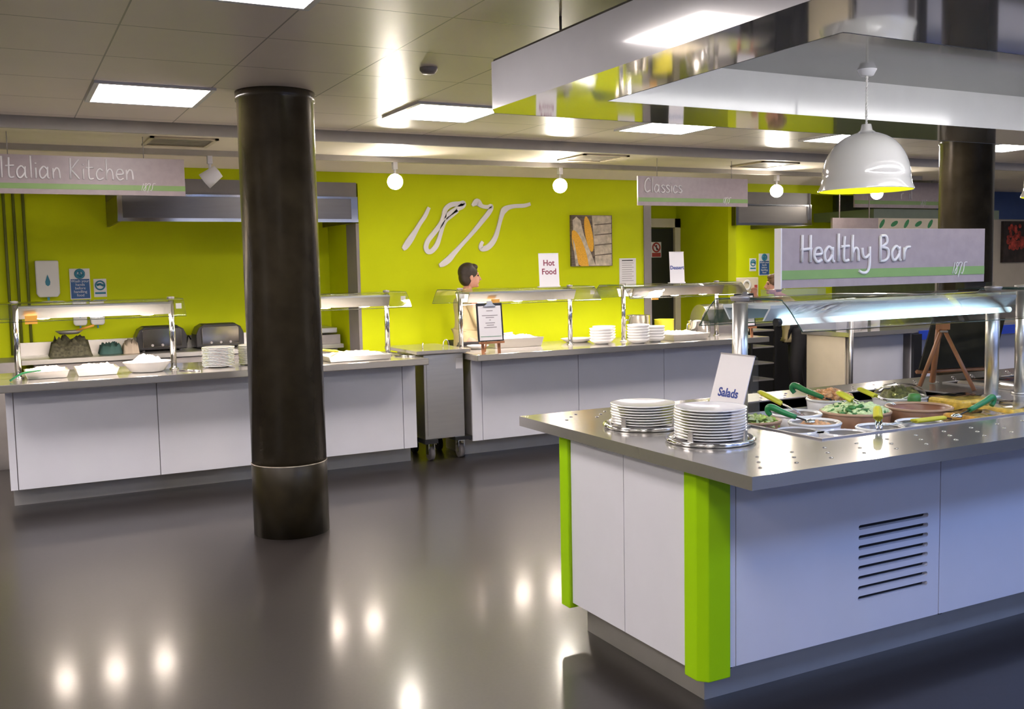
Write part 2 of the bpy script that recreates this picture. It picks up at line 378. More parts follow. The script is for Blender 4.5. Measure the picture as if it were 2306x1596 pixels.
# suspended glossy raft over the island
RX0, RX1, RY0, RY1, RZ0, RZ1 = 2.00, 6.6, 1.75, 4.10, 2.36, 2.565
t = thing('ceiling_raft', 'large glossy grey raft hung from the ceiling over the salad island', 'ceiling raft', (4.0, 3.0, RZ1))
IX0, IX1, IY0, IY1 = 2.37, 6.2, 2.30, 3.63
def ring(z0, z1, mb):
    mb.box(RX0, IX0, RY0, RY1, z0, z1).box(IX1, RX1, RY0, RY1, z0, z1).box(IX0, IX1, RY0, IY0, z0, z1).box(IX0, IX1, IY1, RY1, z0, z1)
mb = MB()   # one closed ring: lower faces glossy, inner sides white, outer sides toned darker for shade
O = [(RX0, RY0), (RX1, RY0), (RX1, RY1), (RX0+0.06, RY1), (RX0, RY1-0.10)]
I = [(IX0, IY0), (IX1, IY0), (IX1, IY1), (IX0, IY1)]
def wall(mb, poly, z0, z1):
    n = len(poly)
    for i in range(n):
        a, b2 = poly[i], poly[(i+1) % n]; mb.quad((*a, z0), (*b2, z0), (*b2, z1), (*a, z1))
wall(mb, O, RZ0, RZ1); mb.build('outer_fascia', m_rafto, t)
mb = MB(); wall(mb, I, RZ0, RZ1); mb.build('inner_fascia', m_raftw, t)
MB().box(IX0+0.05, IX1-0.05, IY0+0.002, IY0+0.02, 2.42, 2.47).build('added_fill_strip', m_fillstrip, t)  # unseen strip added to brighten the inner fascia and the pendant
mb = MB()
q_ = 0.003
mb.prism([(RX0+q_, RY0+q_), (IX0-q_, RY0+q_), (IX0-q_, RY1-q_), (RX0+0.06, RY1-q_), (RX0+q_, RY1-0.10)], 2, RZ0+0.001, RZ0+0.015)
mb.box(IX1+q_, RX1-q_, RY0+q_, RY1-q_, RZ0+0.001, RZ0+0.015).box(IX0-q_, IX1+q_, RY0+q_, IY0-q_, RZ0+0.001, RZ0+0.015).box(IX0-q_, IX1+q_, IY1+q_, RY1-q_, RZ0+0.001, RZ0+0.015)
mb.build('underside', m_raft, t)
m_raftp = grid_lines(mat('glossy raft panel', (0.085, 0.08, 0.07), 0.16, var=0.02, coat=0.15, spec=0.5), (1.3, 0.9), (3.3, 3.35), 0.008, 0.3)
MB().box(RX0+0.005, RX1-0.005, RY0+0.005, RY1-0.11, RZ1-0.02, RZ1+0.01).build('top_panel', m_raftp, t)
rd = MB()
for x in (2.3, 4.0, 6.0):
    for y in (2.0, 3.9): rd.cyl((x, y, RZ1), (x, y, H1), 0.006, 8)
rd.build('hanger_rods', m_dsteel, t)

# pendant lamp
def pendant(x, y, zr, R, ztop, label):
    t = thing('pendant_lamp', label, 'pendant lamp', (x, y, RZ1-0.02), 'white dome pendant lamps')
    h = ztop-zr
    prof = []
    for k in range(15):
        a = PI/2*k/14; prof.append((R*0.93*math.sin(a)**0.85 if k else 0.0, zr+0.05+ (h-0.07)*math.cos(a)))
    out = [(0, ztop+0.02), (0.022, ztop+0.018), (0.028, ztop-0.01), (0.06, ztop-0.03)] + [(max(r, 0.062), z) for r, z in prof if r > 0.05]
    out += [(R*0.945, zr+0.045), (R*0.95, zr+0.03), (R, zr+0.006), (R, zr)]
    inn = [(R-0.004, zr), (R*0.94, zr+0.03)] + [(r*0.985, z-0.004) for r, z in reversed(prof)]
    inn[-1] = (0, inn[-1][1])
    MB().lathe(out, (x, y, 0), 56).build('lamp_shade', m_lampw, t)
    MB().lathe(inn, (x, y, 0), 56).build('shade_lining', m_lampi, t)
    MB().ball((x, y, zr+0.13), 0.045).build('bulb', m_bulb, t)
    cd = MB()
    for ph in (0, PI):
        cd.tube([(x+0.003*math.cos(ph+i*0.9), y+0.003*math.sin(ph+i*0.9), ztop+0.015+(RZ1-0.02-ztop-0.015)*i/60) for i in range(61)], 0.0032, 6)
    cd.build('twisted_cord', m_china, t)
    MB().lathe([(0, -0.03), (0.03, -0.028), (0.045, 0)], (x, y, RZ1-0.02), 24).build('ceiling_rose', m_white, t)
pendant(3.66, 3.40, 1.985, 0.216, 2.275, 'white dome pendant lamp with lime lining above the Healthy Bar sign')
pendant(5.15, 3.40, 1.985, 0.216, 2.275, 'white dome pendant lamp outside the view, over the far end of the island')

# columns
def column(x, y, label, lab2=None):
    t = thing('round_column', label, 'column', (x, y, 0), 'dark round columns')
    prof = [(0, 0), (0.236, 0), (0.236, 0.02), (0.236, 0.455)]
    MB().lathe([(0, 0.0), (0.238, 0.0), (0.238, 0.455), (0.236, 0.457), (0, 0.457)], (x, y, 0), 64).build('base_section', m_col2, t)
    MB().lathe([(0.2366, 0.452), (0.2390, 0.455), (0.2366, 0.459)], (x, y, 0), 64).build('scuffed_joint', m_husk, t)
    MB().lathe([(0, 0.457), (0.235, 0.457), (0.235, H1-0.06), (0.243, H1-0.055), (0.243, H1), (0, H1)], (x, y, 0), 64).build('shaft', m_col, t)
column(1.60, 6.22, 'dark glossy round column standing in the open floor before the counter')
column(7.98, 6.22, 'dark round column farther back, behind the Healthy Bar sign')

# ------------------------------------------------------------------ lettering
GL = {
 'I': ([[(.1, 1), (.08, 0)]], .26), 't': ([[(.17, .95), (.14, .2), (.2, .02), (.38, .05)], [(0, .55), (.4, .58)]], .46),
 'a': ([[(.42, .42), (.25, .56), (.06, .36), (.08, .08), (.22, .02), (.41, .25)], [(.43, .55), (.42, .1), (.5, .0)]], .6),
 'l': ([[(.1, 1.05), (.1, 0)]], .22), 'i': ([[(.1, .5), (.1, 0)], [(.1, .68), (.1, .73)]], .22),
 'n': ([[(.08, .5), (.08, 0)], [(.08, .28), (.22, .5), (.36, .42), (.4, 0)]], .52),
 'K': ([[(.1, 1), (.08, 0)], [(.5, .95), (.12, .45)], [(.13, .45), (.5, 0)]], .6),
 'c': ([[(.38, .42), (.22, .52), (.05, .3), (.1, .05), (.25, 0), (.4, .1)]], .46),
 'h': ([[(.1, 1), (.08, 0)], [(.08, .28), (.22, .5), (.36, .42), (.4, 0)]], .52),
 'e': ([[(.06, .27), (.38, .3), (.32, .5), (.12, .48), (.05, .2), (.2, 0), (.4, .08)]], .48),
 'C': ([[(.5, .8), (.35, 1), (.1, .75), (.05, .3), (.2, .02), (.5, .15)]], .6),
 's': ([[(.35, .45), (.2, .53), (.08, .42), (.2, .28), (.35, .15), (.22, 0), (.05, .05)]], .42),
 'H': ([[(.08, 1), (.06, 0)], [(.45, 1), (.45, 0)], [(0, .45), (.5, .5)]], .58),
 'y': ([[(.05, .5), (.1, .2), (.25, .13), (.4, .25)], [(.42, .55), (.42, -.15), (.3, -.42), (.08, -.45), (-.1, -.36)]], .58),
 'B': ([[(.08, .95), (.08, 0)], [(.08, .95), (.35, .95), (.4, .7), (.1, .52)], [(.1, .52), (.45, .45), (.48, .15), (.3, 0), (.06, 0)]], .62),
 'r': ([[(.08, .5), (.08, 0)], [(.08, .3), (.2, .5), (.38, .52)]], .42),
 'G': ([[(.5, .85), (.3, 1), (.08, .7), (.06, .25), (.25, 0), (.48, .1), (.5, .42), (.3, .42)]], .6),
 '1': ([[(.32, 1), (.0, 0)]], .3), '8': ([[(.48, .9), (.3, 1), (.2, .75), (.3, .5), (.22, .1), (.05, 0), (.0, .2), (.2, .5), (.45, .8), (.48, .9)]], .42),
 '7': ([[(.15, .9), (.25, 1), (.5, .95), (.35, .6), (.0, -.3)]], .42), '5': ([[(.75, 1.0), (.4, .95), (.3, .4), (.1, 0), (.0, .1)]], .5), ' ': ([], .3)}
def write(text, M, size, r, parent, mats=m_letter, name='lettering', narrow=1.0):
    mb = MB(M); x = 0
    for ch in text:
        st, wd_ = GL[ch]
        for s in st:
            pts = smooth_pts([((x+a*narrow)*size, 0, b_*size) for a, b_ in s], 4) if len(s) > 2 else [((x+a*narrow)*size, 0, b_*size) for a, b_ in s]
            mb.tube(pts, r, 6, flat=1.0)
        x += wd_*narrow
    return mb.build(name, mats, parent)
def text_into(mb, s, size, M, align='CENTER', extrude=0.0006, bold=0.0):
    cu = bpy.data.curves.new('t', 'FONT'); cu.body = s; cu.size = size; cu.align_x = align; cu.extrude = extrude; cu.offset = bold; cu.resolution_u = 3
    ob = bpy.data.objects.new('t', cu); COL.objects.link(ob)
    me = ob.to_mesh(); mb.add_mesh(me, M); ob.to_mesh_clear()
    bpy.data.objects.remove(ob); bpy.data.curves.remove(cu)
FRONT = Matrix(((1, 0, 0, 0), (0, 0, -1, 0), (0, 1, 0, 0), (0, 0, 0, 1)))   # text plane facing -y
def T(x, y, z): return Matrix.Translation((x, y, z))

def hanging_sign(x0, x1, y, z0, z1, text, tx, tz, size, r, label, logo=True, wires=(0.1, 0.9), narrow=1.0, top=None):
    t = thing('hanging_sign', label, 'sign', ((x0+x1)/2, y, z0))
    bd = MB().box(x0, x1, y, y+0.02, z0, z1).build('sign_board', m_mauve, t)
    h = z1-z0
    MB().box(x0, x1, y-0.002, y, z0+0.13*h, z0+0.27*h).build('green_stripe', m_stripe, bd)
    if text: write(text, T(tx, y-0.004, tz), size, r, bd, narrow=narrow)
    if logo: write('1875', T(x1-0.30*h/0.26-0.0, y-0.004, z0+0.12*h), 0.2*h, 0.0025, bd, name='small_numerals')
    if wires:
        wmb = MB()
        for k in wires: wmb.cyl((x0+(x1-x0)*k, y+0.01, z1), (x0+(x1-x0)*k, y+0.01, top or H2), 0.003, 6)
        wmb.build('hanging_wires', m_dsteel, t)
    return t
hanging_sign(-0.75, 1.315, 7.9, 2.255, 2.53, 'Italian Kitchen', 0.062, 2.365, 0.150, 0.0065, 'mauve hanging sign lettered Italian Kitchen', wires=(0.42, 0.86), narrow=0.93)
hanging_sign(5.49, 6.84, 7.9, 2.235, 2.515, 'Classics', 5.56, 2.36, 0.135, 0.0065, 'mauve hanging sign lettered Classics', wires=(0.17, 0.85))
hanging_sign(9.5, 11.05, YB-0.2, 2.33, 2.66, 'r  il', 10.3, 2.44, 0.15, 0.006, 'far mauve hanging sign half hidden behind the white pendant lamp', wires=(0.1, 0.9))

# 1875 numerals on the wall: measured outlines along each stroke, (u, v, half width in px)
t = thing('wall_numerals', 'large white handwritten 1875 numerals on the lime green wall', 'wall lettering', (4.3, YB, 1.9))
STR = {'numeral_one': [[(966,467,4),(957,486,5),(945,504,5),(935,521,6),(923,540,8),(912,556,7),(907,561,4)]],
 'numeral_eight': [[(1003,492,4),(1012,481,6),(1028,471,6),(1040,464,7),(1043,458,7),(1035,459,6),(1016,461,6),(1003,471,6),(999,487,6),(993,503,6),(978,523,6),(964,541,6),(959,556,6),(963,566,6),(972,565,6),(983,552,6),(990,533,5),(996,512,5),(1004,497,4),(1016,487,4),(1030,474,5)]],
 'numeral_seven': [[(1063,463,3),(1074,455,9),(1085,464,5),(1098,466,5),(1106,464,5),(1103,475,6),(1086,497,6),(1064,524,5),(1042,548,5),(1024,568,6),(1010,584,8),(997,594,7),(989,598,4)]],
 'numeral_five': [[(1194,459,4),(1180,463,5),(1160,464,5),(1145,467,6),(1135,473,8),(1130,483,6),(1124,505,5),(1117,530,6),(1108,547,7),(1096,558,7),(1084,560,6),(1083,551,5),(1087,544,4)]]}
for nm, polys in STR.items():
    mb = MB()
    for pl in polys:
        P3 = smooth_pts([(aty(u, v, YB-0.012).x, w_, aty(u, v, YB-0.012).z) for u, v, w_ in pl], 5)
        pts = [Vector((p.x, YB-0.02, p.z)) for p in P3]; wd3 = [max(p.y, 1.5)*0.0041 for p in P3]
        rows = []
        for i, p in enumerate(pts):
            d_ = (pts[min(i+1, len(pts)-1)]-pts[max(i-1, 0)]).normalized(); nrm = Vector((-d_.z, 0, d_.x))
            a, b2 = p+nrm*wd3[i], p-nrm*wd3[i]
            rows.append([mb.V(a), mb.V(b2), mb.V(b2+Vector((0, 0.018, 0))), mb.V(a+Vector((0, 0.018, 0)))])
        for r0, r1 in zip(rows, rows[1:]):
            for k in range(4): mb.Fc([r0[k], r0[(k+1)%4], r1[(k+1)%4], r1[k]])
        mb.Fc(rows[0]); mb.Fc(rows[-1][::-1])
    mb.build(nm, m_letter, t, norm=True)
    

# corn picture
def poly_on(mb, pts, y, mi):
    mb.mi = mi; c = [Vector(p) for p in pts]
    mb.Fc([mb.V((p[0], y, p[1])) for p in pts], False)
def ell(cx_, cz_, a, b_, ang, n=24, pw=1.0):
    return [(cx_+a*math.cos(q)*math.cos(ang)-b_*math.sin(q)*math.sin(ang), cz_+a*math.cos(q)*math.sin(ang)+b_*math.sin(q)*math.cos(ang)) for q in [2*PI*k/n for k in range(n)]]
x0, x1, z0, z1 = 5.50, 6.02, 1.665, 2.215
mb = MB(); mb.box(x0, x1, YB-0.035, YB, z0, z1)
yy = YB-0.036
W_, H_ = x1-x0, z1-z0
def pp(u, v): return (x0+u*W_, z0+v*H_)
poly_on(mb, [pp(.58, 0.01), pp(.98, 0.01), pp(.98, .99), pp(.50, .99)], yy, 1)
for k in range(1, 5): poly_on(mb, [pp(.56, .2*k), pp(.98, .2*k+.03), pp(.98, .2*k+.05), pp(.56, .2*k+.02)], yy-0.0005, 0)
def clip(pts): return [(min(max(p[0], x0+0.002), x1-0.002), min(max(p[1], z0+0.002), z1-0.002)) for p in pts]
poly_on(mb, [pp(.04, .66), pp(.03, .90), pp(.12, .97), pp(.22, .90), pp(.30, .62), pp(.58, .01), pp(.40, .01)], yy-0.001, 2)
poly_on(mb, clip(ell(*pp(.20, .28), 0.25, 0.070, math.radians(-70))), yy-0.002, 3)
poly_on(mb, clip(ell(*pp(.42, .63), 0.195, 0.047, math.radians(-79))), yy-0.002, 3)
poly_on(mb, [pp(.02, .55), pp(.07, .45), pp(.16, .01), pp(.09, .01)], yy-0.003, 2)
mb.build('corn_picture', [m_plank, m_husk, m_husk, m_cob], label='square picture of corn cobs on dark planks on the green wall', cat='picture')
# tomato poster, far wall
mb = MB(); mb.box(13.9, 15.4, YK-0.05, YK-0.002, 1.60, 2.24)
for k in range(120):
    u, v = random.random(), random.random(); rr = random.uniform(0.028, 0.045)*(1+0.8*(1-v)*(k % 3 == 0))
    poly_on(mb, ell(13.97+u*1.36, 1.83+v*0.35, rr, rr*0.95, 0, 16), YK-0.051-k*0.0001, 1)
mb.build('tomato_poster', [m_soil, m_tom], label='wide poster of red tomatoes on the cream wall by the far column', cat='poster')

# ------------------------------------------------------------------ notices on walls
def notice(name, x0, x1, z0, z1, y, label, style, cat='notice', group=None):
    t = thing(name, label, cat, ((x0+x1)/2, y, z0), group)
    bs = MB().box(x0, x1, y-0.008, y, z0, z1).build('backing_sheet', m_paper, t); tt_ = t; t = bs
    w, h = x1-x0, z1-z0; cx_ = (x0+x1)/2
    if style == 'wash':
        MB().box(x0+0.04*w, x1-0.04*w, y-0.010, y-0.008, z0+0.03*h, z0+0.66*h).build('blue_field', m_blue, t)
        mb = MB(); mb.tube([(cx_+0.2*w*math.cos(q), y-0.010, z0+0.83*h+0.2*w*math.sin(q)) for q in [2*PI*k/20 for k in range(21)]], 0.012*w/0.17, 6)
        mb.tube([(cx_, y-0.010, z0+0.92*h), (cx_, y-0.010, z0+0.82*h)], 0.01, 6).tube([(cx_-0.12*w, y-0.010, z0+0.80*h), (cx_, y-0.010, z0+0.78*h), (cx_+0.12*w, y-0.010, z0+0.80*h)], 0.01, 6)
        mb.build('hand_symbol', m_teal, t)
        mb = MB()
        for i, s in enumerate(('Wash your', 'hands', 'before', 'handling', 'food')):
            text_into(mb, s, 0.115*h*1.05, T(cx_, y-0.0108, z0+(0.555-0.115*i)*h) @ FRONT)
        mb.build('lettering', m_paper, t)
    elif style == 'round':
        mb = MB(); mb.tube([(cx_+0.36*w*math.cos(q), y-0.010, z0+0.64*h+0.36*w*math.sin(q)) for q in [2*PI*k/20 for k in range(21)]], 0.007, 6)
        mb.tube([(cx_-0.25*w, y-0.01, z0+0.66*h), (cx_, y-0.01, z0+0.72*h), (cx_+0.27*w, y-0.01, z0+0.62*h)], 0.012, 6)
        mb.box(x0+0.08*w, x1-0.08*w, y-0.0095, y-0.008, z0+0.16*h, z0+0.27*h).build('blue_symbol', m_teal, t)
    elif style == 'prohibit':
        MB().box(x0+0.06*w, x1-0.06*w, y-0.0095, y-0.008, z0+0.04*h, z0+0.30*h).build('red_field', m_red, t)
        mb = MB(); c2 = (cx_, z0+0.65*h); R_ = 0.36*w
        mb.tube([(c2[0]+R_*math.cos(q), y-0.010, c2[1]+R_*math.sin(q)) for q in [2*PI*k/20 for k in range(21)]], 0.010, 6)
        mb.tube([(c2[0]-R_*.7, y-0.010, c2[1]+R_*.7), (c2[0]+R_*.7, y-0.010, c2[1]-R_*.7)], 0.008, 6).build('red_ring', m_red, t)
        MB().tube([(c2[0], y-0.0095, c2[1]+R_*.55), (c2[0], y-0.0095, c2[1]), (c2[0]+0.012, y-0.0095, c2[1]-R_*.6)], 0.009, 6).build('walking_figure', m_black, t)
    else:
        mb = MB()
        for k in range(9): mb.box(x0+0.15*w, x1-(0.15+0.1*(k % 2))*w, y-0.009, y-0.008, z1-(0.17+0.075*k)*h, z1-(0.155+0.075*k)*h)
        mb.build('printed_lines', m_text, t)
        MB().box(x0+0.15*w, x1-0.2*w, y-0.012, y-0.008, z1-0.09*h, z1-0.06*h).build('clip', m_black, t)
notice('wall_notice', 0.607, 0.785, 1.447, 1.736, YK, 'blue and white hand washing notice beside the soap dispenser', 'wash')
notice('wall_notice', 0.814, 0.927, 1.464, 1.636, YK, 'small white notice with round blue symbol beside the hand washing notice', 'round')
notice('wall_notice', 6.13, 6.35, 1.42, 1.745, YB, 'white printed sheet pinned on the green wall beside the corn picture', 'lines')
notice('wall_notice', 7.24, 7.39, 1.76, 1.95, YK-0.05, 'red and white prohibition notice on the dark service door', 'prohibit')
notice('wall_notice', 9.02, 9.20, 1.50, 1.79, YK, 'blue and white hand washing notice in the far kitchen bay', 'wash')
notice('wall_notice', 8.86, 8.97, 1.56, 1.73, YK, 'small white notice with round blue symbol in the far kitchen bay', 'round')
def dispenser(x0, x1, z0, z1, label, drop):
    t = thing('soap_dispenser', label, 'dispenser', ((x0+x1)/2, YK, z0), 'wall dispensers')
    w = x1-x0; h = z1-z0; c = (x0+x1)/2
    MB().prism([(x0, z1), (x0, z0+0.1*h), (x0+0.1*w, z0), (x1-0.1*w, z0), (x1, z0+0.1*h), (x1, z1)], 1, YK-0.09, YK).build('body', m_china, t, bevel=0.012)
    MB().prism([(c, z0+0.62*h), (c-0.11*w, z0+0.42*h), (c-0.09*w, z0+0.34*h), (c, z0+0.3*h), (c+0.09*w, z0+0.34*h), (c+0.11*w, z0+0.42*h)], 1, YK-0.093, YK-0.089).build('drop_symbol', drop, t)
    MB().box(c-0.05*w, c+0.05*w, YK-0.07, YK-0.03, z0-0.03, z0+0.005).build('nozzle', m_teal, t)
dispenser(0.317, 0.516, 1.476, 1.815, 'tall white soap dispenser with blue drop on the green wall', m_teal)
p = aty(160, 705, YK); dispenser(0.615, 0.735, 1.20, 1.44, 'small white dispenser with blue drop below the hand washing notice', m_teal)
dispenser(0.765, 0.89, 1.20, 1.43, 'small white dispenser with dark red drop below the round notice', m_red)
mb = MB()
for i, (u, v) in enumerate(((14, 560), (36, 560), (58, 560))):
    x = aty(u, v, YK-0.03).x
    o = MB().cyl((x, YK-0.03, 0.95), (x, YK-0.03, H2), 0.013, 12).build('wall_pipe', mat('pipe paint %d' % i, (0.13, 0.15, 0.02), 0.5), label='thin green painted pipe on the kitchen wall, %s from the soap dispenser' % ('nearest', 'second', 'farthest')[2-i], cat='pipe', group='wall pipes')

# ------------------------------------------------------------------ extractor hoods
def hood(x0, x1, y0, y1, z0, z1, label):
    t = thing('extractor_hood', label, 'extractor hood', ((x0+x1)/2, y0, z0), 'kitchen extractor hoods')
    zm = z0+(z1-z0)*0.62
    mb = MB(); mb.box(x0, x1, y0, y0+0.02, z0+0.0, zm).box(x0, x0+0.02, y0+0.02, y1, z0, zm).box(x1-0.02, x1, y0+0.02, y1, z0, zm)
    mb.build('lower_canopy', m_hood, t)
    MB().box(x0-0.0, x1, y0, y1, zm+0.004, z1).build('upper_box', m_hoodp, t)
    MB().box(x0-0.015, x1+0.005, y0-0.02, y0, z0, z0+0.03).box(x0-0.015, x1+0.005, y0-0.012, y0, zm-0.012, zm+0.008).box(x0-0.012, x0+0.03, y0-0.012, y0, z0+0.03, zm-0.012).box(x1-0.06, x1+0.005, y0-0.012, y0, z0+0.03, zm-0.012).build('edge_trim', m_chrome, t)
    f = MB()
    n = 12
    for k in range(n):
        a = x0+0.03+(x1-x0-0.06)*k/n; f.box(a, a+(x1-x0-0.06)/n*0.7, y0+0.1, y1-0.1, z0+0.1, z0+0.13)
    f.box(x0+0.02, x1-0.02, y0+0.02, y1, zm-0.02, zm).build('grease_filters', m_dsteel, t)
hood(0.96, 3.09, 9.12, YK-0.01, 2.125, 2.50, 'long steel extractor hood over the left kitchen bay')
def hood_lamp(x, y, z):
    o = MB().box(x-0.3, x+0.3, y-0.10, y+0.10, z-0.03, z).build('hood_lamp', m_panel, next(o for o in bpy.data.objects['extractor_hood.001'].children if o.name.startswith('lower_canopy')))
hood(7.72, 8.89, 9.12, YK-0.01, 2.11, 2.50, 'steel extractor hood in the far kitchen bay beyond the Classics sign')
hood_lamp(8.2, 9.6, 2.20)

# ------------------------------------------------------------------ service counters
def service_counter(name, label, x0, x1, wx0, wx1, seams, yp=7.76, yt=7.53, yb=8.50, zt=0.93, zu=0.875, plinth=True):
    t = thing(name, label, 'counter', ((x0+x1)/2, yp, 0), 'white panelled service counters')
    xs = [x0]+seams+[x1]
    for a, b2 in zip(xs, xs[1:]):
        MB().box(a+0.003, b2-0.003, yp, yp+0.02, 0.155, zu).build('front_panel', m_white, t)
    MB().box(x0+0.005, x1-0.005, yp+0.02, yb-0.03, 0.155, zu-0.001).build('carcass', m_dsteel, t)
    MB().box(x0+0.02, x1+0.02, yp+0.22, yb-0.1, 0.0, 0.154).build('plinth', m_plinth, t)
    MB().box(wx0, wx1, yt, yb, zu, zt).build('worktop', m_top, t, bevel=0.006)
    return t
service_counter('service_counter', 'white panelled service counter with steel top behind the near column', 0.0, 3.10, -0.06, 3.13, [0.052, 1.015, 1.98, 2.978])
service_counter('service_counter', 'white panelled service counter with steel top in front of the 1875 wall', 3.62, 6.62, 3.575, 6.80, [3.72, 4.71, 5.678])

def glass_sheet(mb, prof, x0, x1, yc, th=0.006):
    pts = [Vector((0, yc+p[0], p[1])) for p in smooth_pts([(a, b2, 0) for a, b2 in prof], 4)]
    pts = [Vector((0, yc+q.x, q.y)) for q in smooth_pts([(a, b2, 0) for a, b2 in prof], 4)]
    rows = []
    for i, p in enumerate(pts):
        d_ = (pts[min(i+1, len(pts)-1)]-pts[max(i-1, 0)]).normalized(); n_ = Vector((0, -d_.z, d_.y))*th
        rows.append([mb.V((x0, p.y, p.z)), mb.V((x1, p.y, p.z)), mb.V((x1, p.y+n_.y, p.z+n_.z)), mb.V((x0, p.y+n_.y, p.z+n_.z))])
    for a, b2 in zip(rows, rows[1:]):
        for k in range(4):
            mb.mi = 1 if k in (1, 3) else 0
            mb.Fc([a[k], a[(k+1)%4], b2[(k+1)%4], b2[k]], True)
    mb.mi = 1; mb.Fc(rows[0]); mb.Fc(rows[-1][::-1]); mb.mi = 0
def gantry(label, x0, x1, yc, zb, zt, gx0, gx1, posts, lamps, r=0.022, kind='heat', stickers=(), group='glass sneeze guard gantries'):
    t = thing('sneeze_guard', label, 'sneeze guard', ((x0+x1)/2, yc, zb), group)
    for x in posts:
        p_ = MB(); p_.cyl((x, yc, zb+0.001), (x, yc, zt-0.012), r, 24); p_.lathe([(0, 0), (r+0.012, 0), (r+0.012, 0.008), (r, 0.012)], (x, yc, zb), 24)
        p_.build('post', m_chrome if kind == 'heat' else m_steel, t)
        MB().lathe([(0, 0.0), (r*1.1, 0), (r*1.25, 0.012), (r*1.25, 0.02), (0, 0.024)], (x, yc, zt-0.004), 24).build('post_cap', m_dsteel, t)
    h = 0.09 if kind == 'heat' else 0.065
    tz = zt-0.022; w = 0.15
    mb = MB(); mb.prism([(yc-w+0.04, tz-h), (yc-w, tz-0.012), (yc-w, tz), (yc+w, tz), (yc+w, tz-0.012), (yc+w-0.04, tz-h), (yc+w-0.05, tz-h), (yc+w-0.012, tz-0.014), (yc-w+0.012, tz-0.014), (yc-w+0.05, tz-h)], 0, x0+r, x1-r)
    mb.build('lamp_canopy', m_steel if kind == 'heat' else m_canopy, t)
    g = MB(); zt2 = zt
    glass_sheet(g, [(-.325, zt2-.125), (-.29, zt2-.085), (-.255, zt2-.045), (-.215, zt2-.010), (-.17, zt2), (.17, zt2), (.215, zt2-.010), (.255, zt2-.045), (.29, zt2-.085), (.325, zt2-.125)], gx0, gx1, yc)
    g.build('curved_glass', [m_glass, m_gedge], t)
    if kind == 'heat':
        for x in lamps:
            MB().ball((x, yc-0.03, tz-h+0.016), 0.035, 16, 8, (2.2, 1, 0.7)).build('heat_lamp', m_heat, t)
        for x in (gx0+0.04, gx1-0.04):
            MB().box(x-0.02, x+0.02, yc-0.245, yc-0.235, zt-0.07, zt-0.03).build('glass_clip', m_china, t)
    else:
        MB().cyl((x0+0.10, yc-0.135, tz-h-0.006), (x1-0.06, yc-0.135, tz-h-0.006), 0.013, 16).build('fluorescent_tube', m_tube, t)
        e = MB()
        for x in (x0+0.085, x1-0.05): e.cyl((x-0.012, yc-0.135, tz-h-0.006), (x+0.012, yc-0.135, tz-h-0.006), 0.017, 16)
        e.build('tube_sockets', m_black, t)
    for x in stickers:
        MB().box(x-0.04, x+0.04, yc-w-0.012, yc-w-0.008, tz-h-0.035, tz-h+0.025).build('warning_sticker', m_orange, t)
    return t
YG = 7.98; ZG = 1.475
gantry('heated glass sneeze guard at the start of the left counter', 0.10, 1.18, YG, 0.93, ZG, -0.12, 1.24, (0.10, 1.18), (0.28, 0.64, 1.0), stickers=(0.20,))
gantry('heated glass sneeze guard beside the near dark column', 1.95, 2.94, YG, 0.93, ZG, 1.9, 3.04, (1.95, 2.94), (2.05, 2.39, 2.73))
gantry('heated glass sneeze guard carrying the Hot Food card', 3.63, 4.76, YG, 0.93, ZG, 3.50, 4.90, (3.63, 4.76), (3.83, 4.19, 4.55), stickers=(3.90,))
gantry('heated glass sneeze guard carrying the Dessert card', 5.36, 6.50, YG, 0.93, ZG, 5.22, 6.64, (5.36, 6.50), (5.5, 5.95, 6.3), stickers=(5.62,))

def card(name, label, lines, M, w, h, cols, foot=True, size=0.06):
    o0 = M.translation.copy()
    t = thing(name, label, 'sign card', o0, 'printed name cards')
    cs = MB(M).box(-w/2, w/2, -0.001, 0.001, 0, h).build('card_sheet', m_paper, t)
    for s, z, c in lines:
        mb = MB(); text_into(mb, s, size, M @ T(0, -0.0018, z) @ FRONT, bold=0.0012); mb.build('lettering', c, cs)
    MB(M).box(-w/2-0.008, w/2+0.008, -0.004, 0.03, -0.004, 0.004).box(-w/2, w/2, -0.004, 0.004, h-0.003, h+0.003).build('clear_holder', m_letter, t)
    return t
tiltM = lambda x, y, z, rz=0, rx=0: T(x, y, z) @ Matrix.Rotation(rz, 4, 'Z') @ Matrix.Rotation(rx, 4, 'X')
m_pur = mat('dark red ink', (0.25, 0.03, 0.07), 0.5); m_ink = mat('navy ink', (0.02, 0.05, 0.28), 0.5)
card('name_card', 'white card reading Hot Food standing on the middle sneeze guard', [('Hot', 0.19, m_pur), ('Food', 0.11, m_pur)], tiltM(4.50, 7.90, ZG+0.011, 0, -0.06), 0.21, 0.30, None, size=0.075)
card('name_card', 'white card reading Dessert standing on the sneeze guard by the service door', [('Dessert', 0.13, m_ink)], tiltM(5.95, 7.90, ZG+0.011, 0, -0.06), 0.175, 0.30, None, size=0.052)

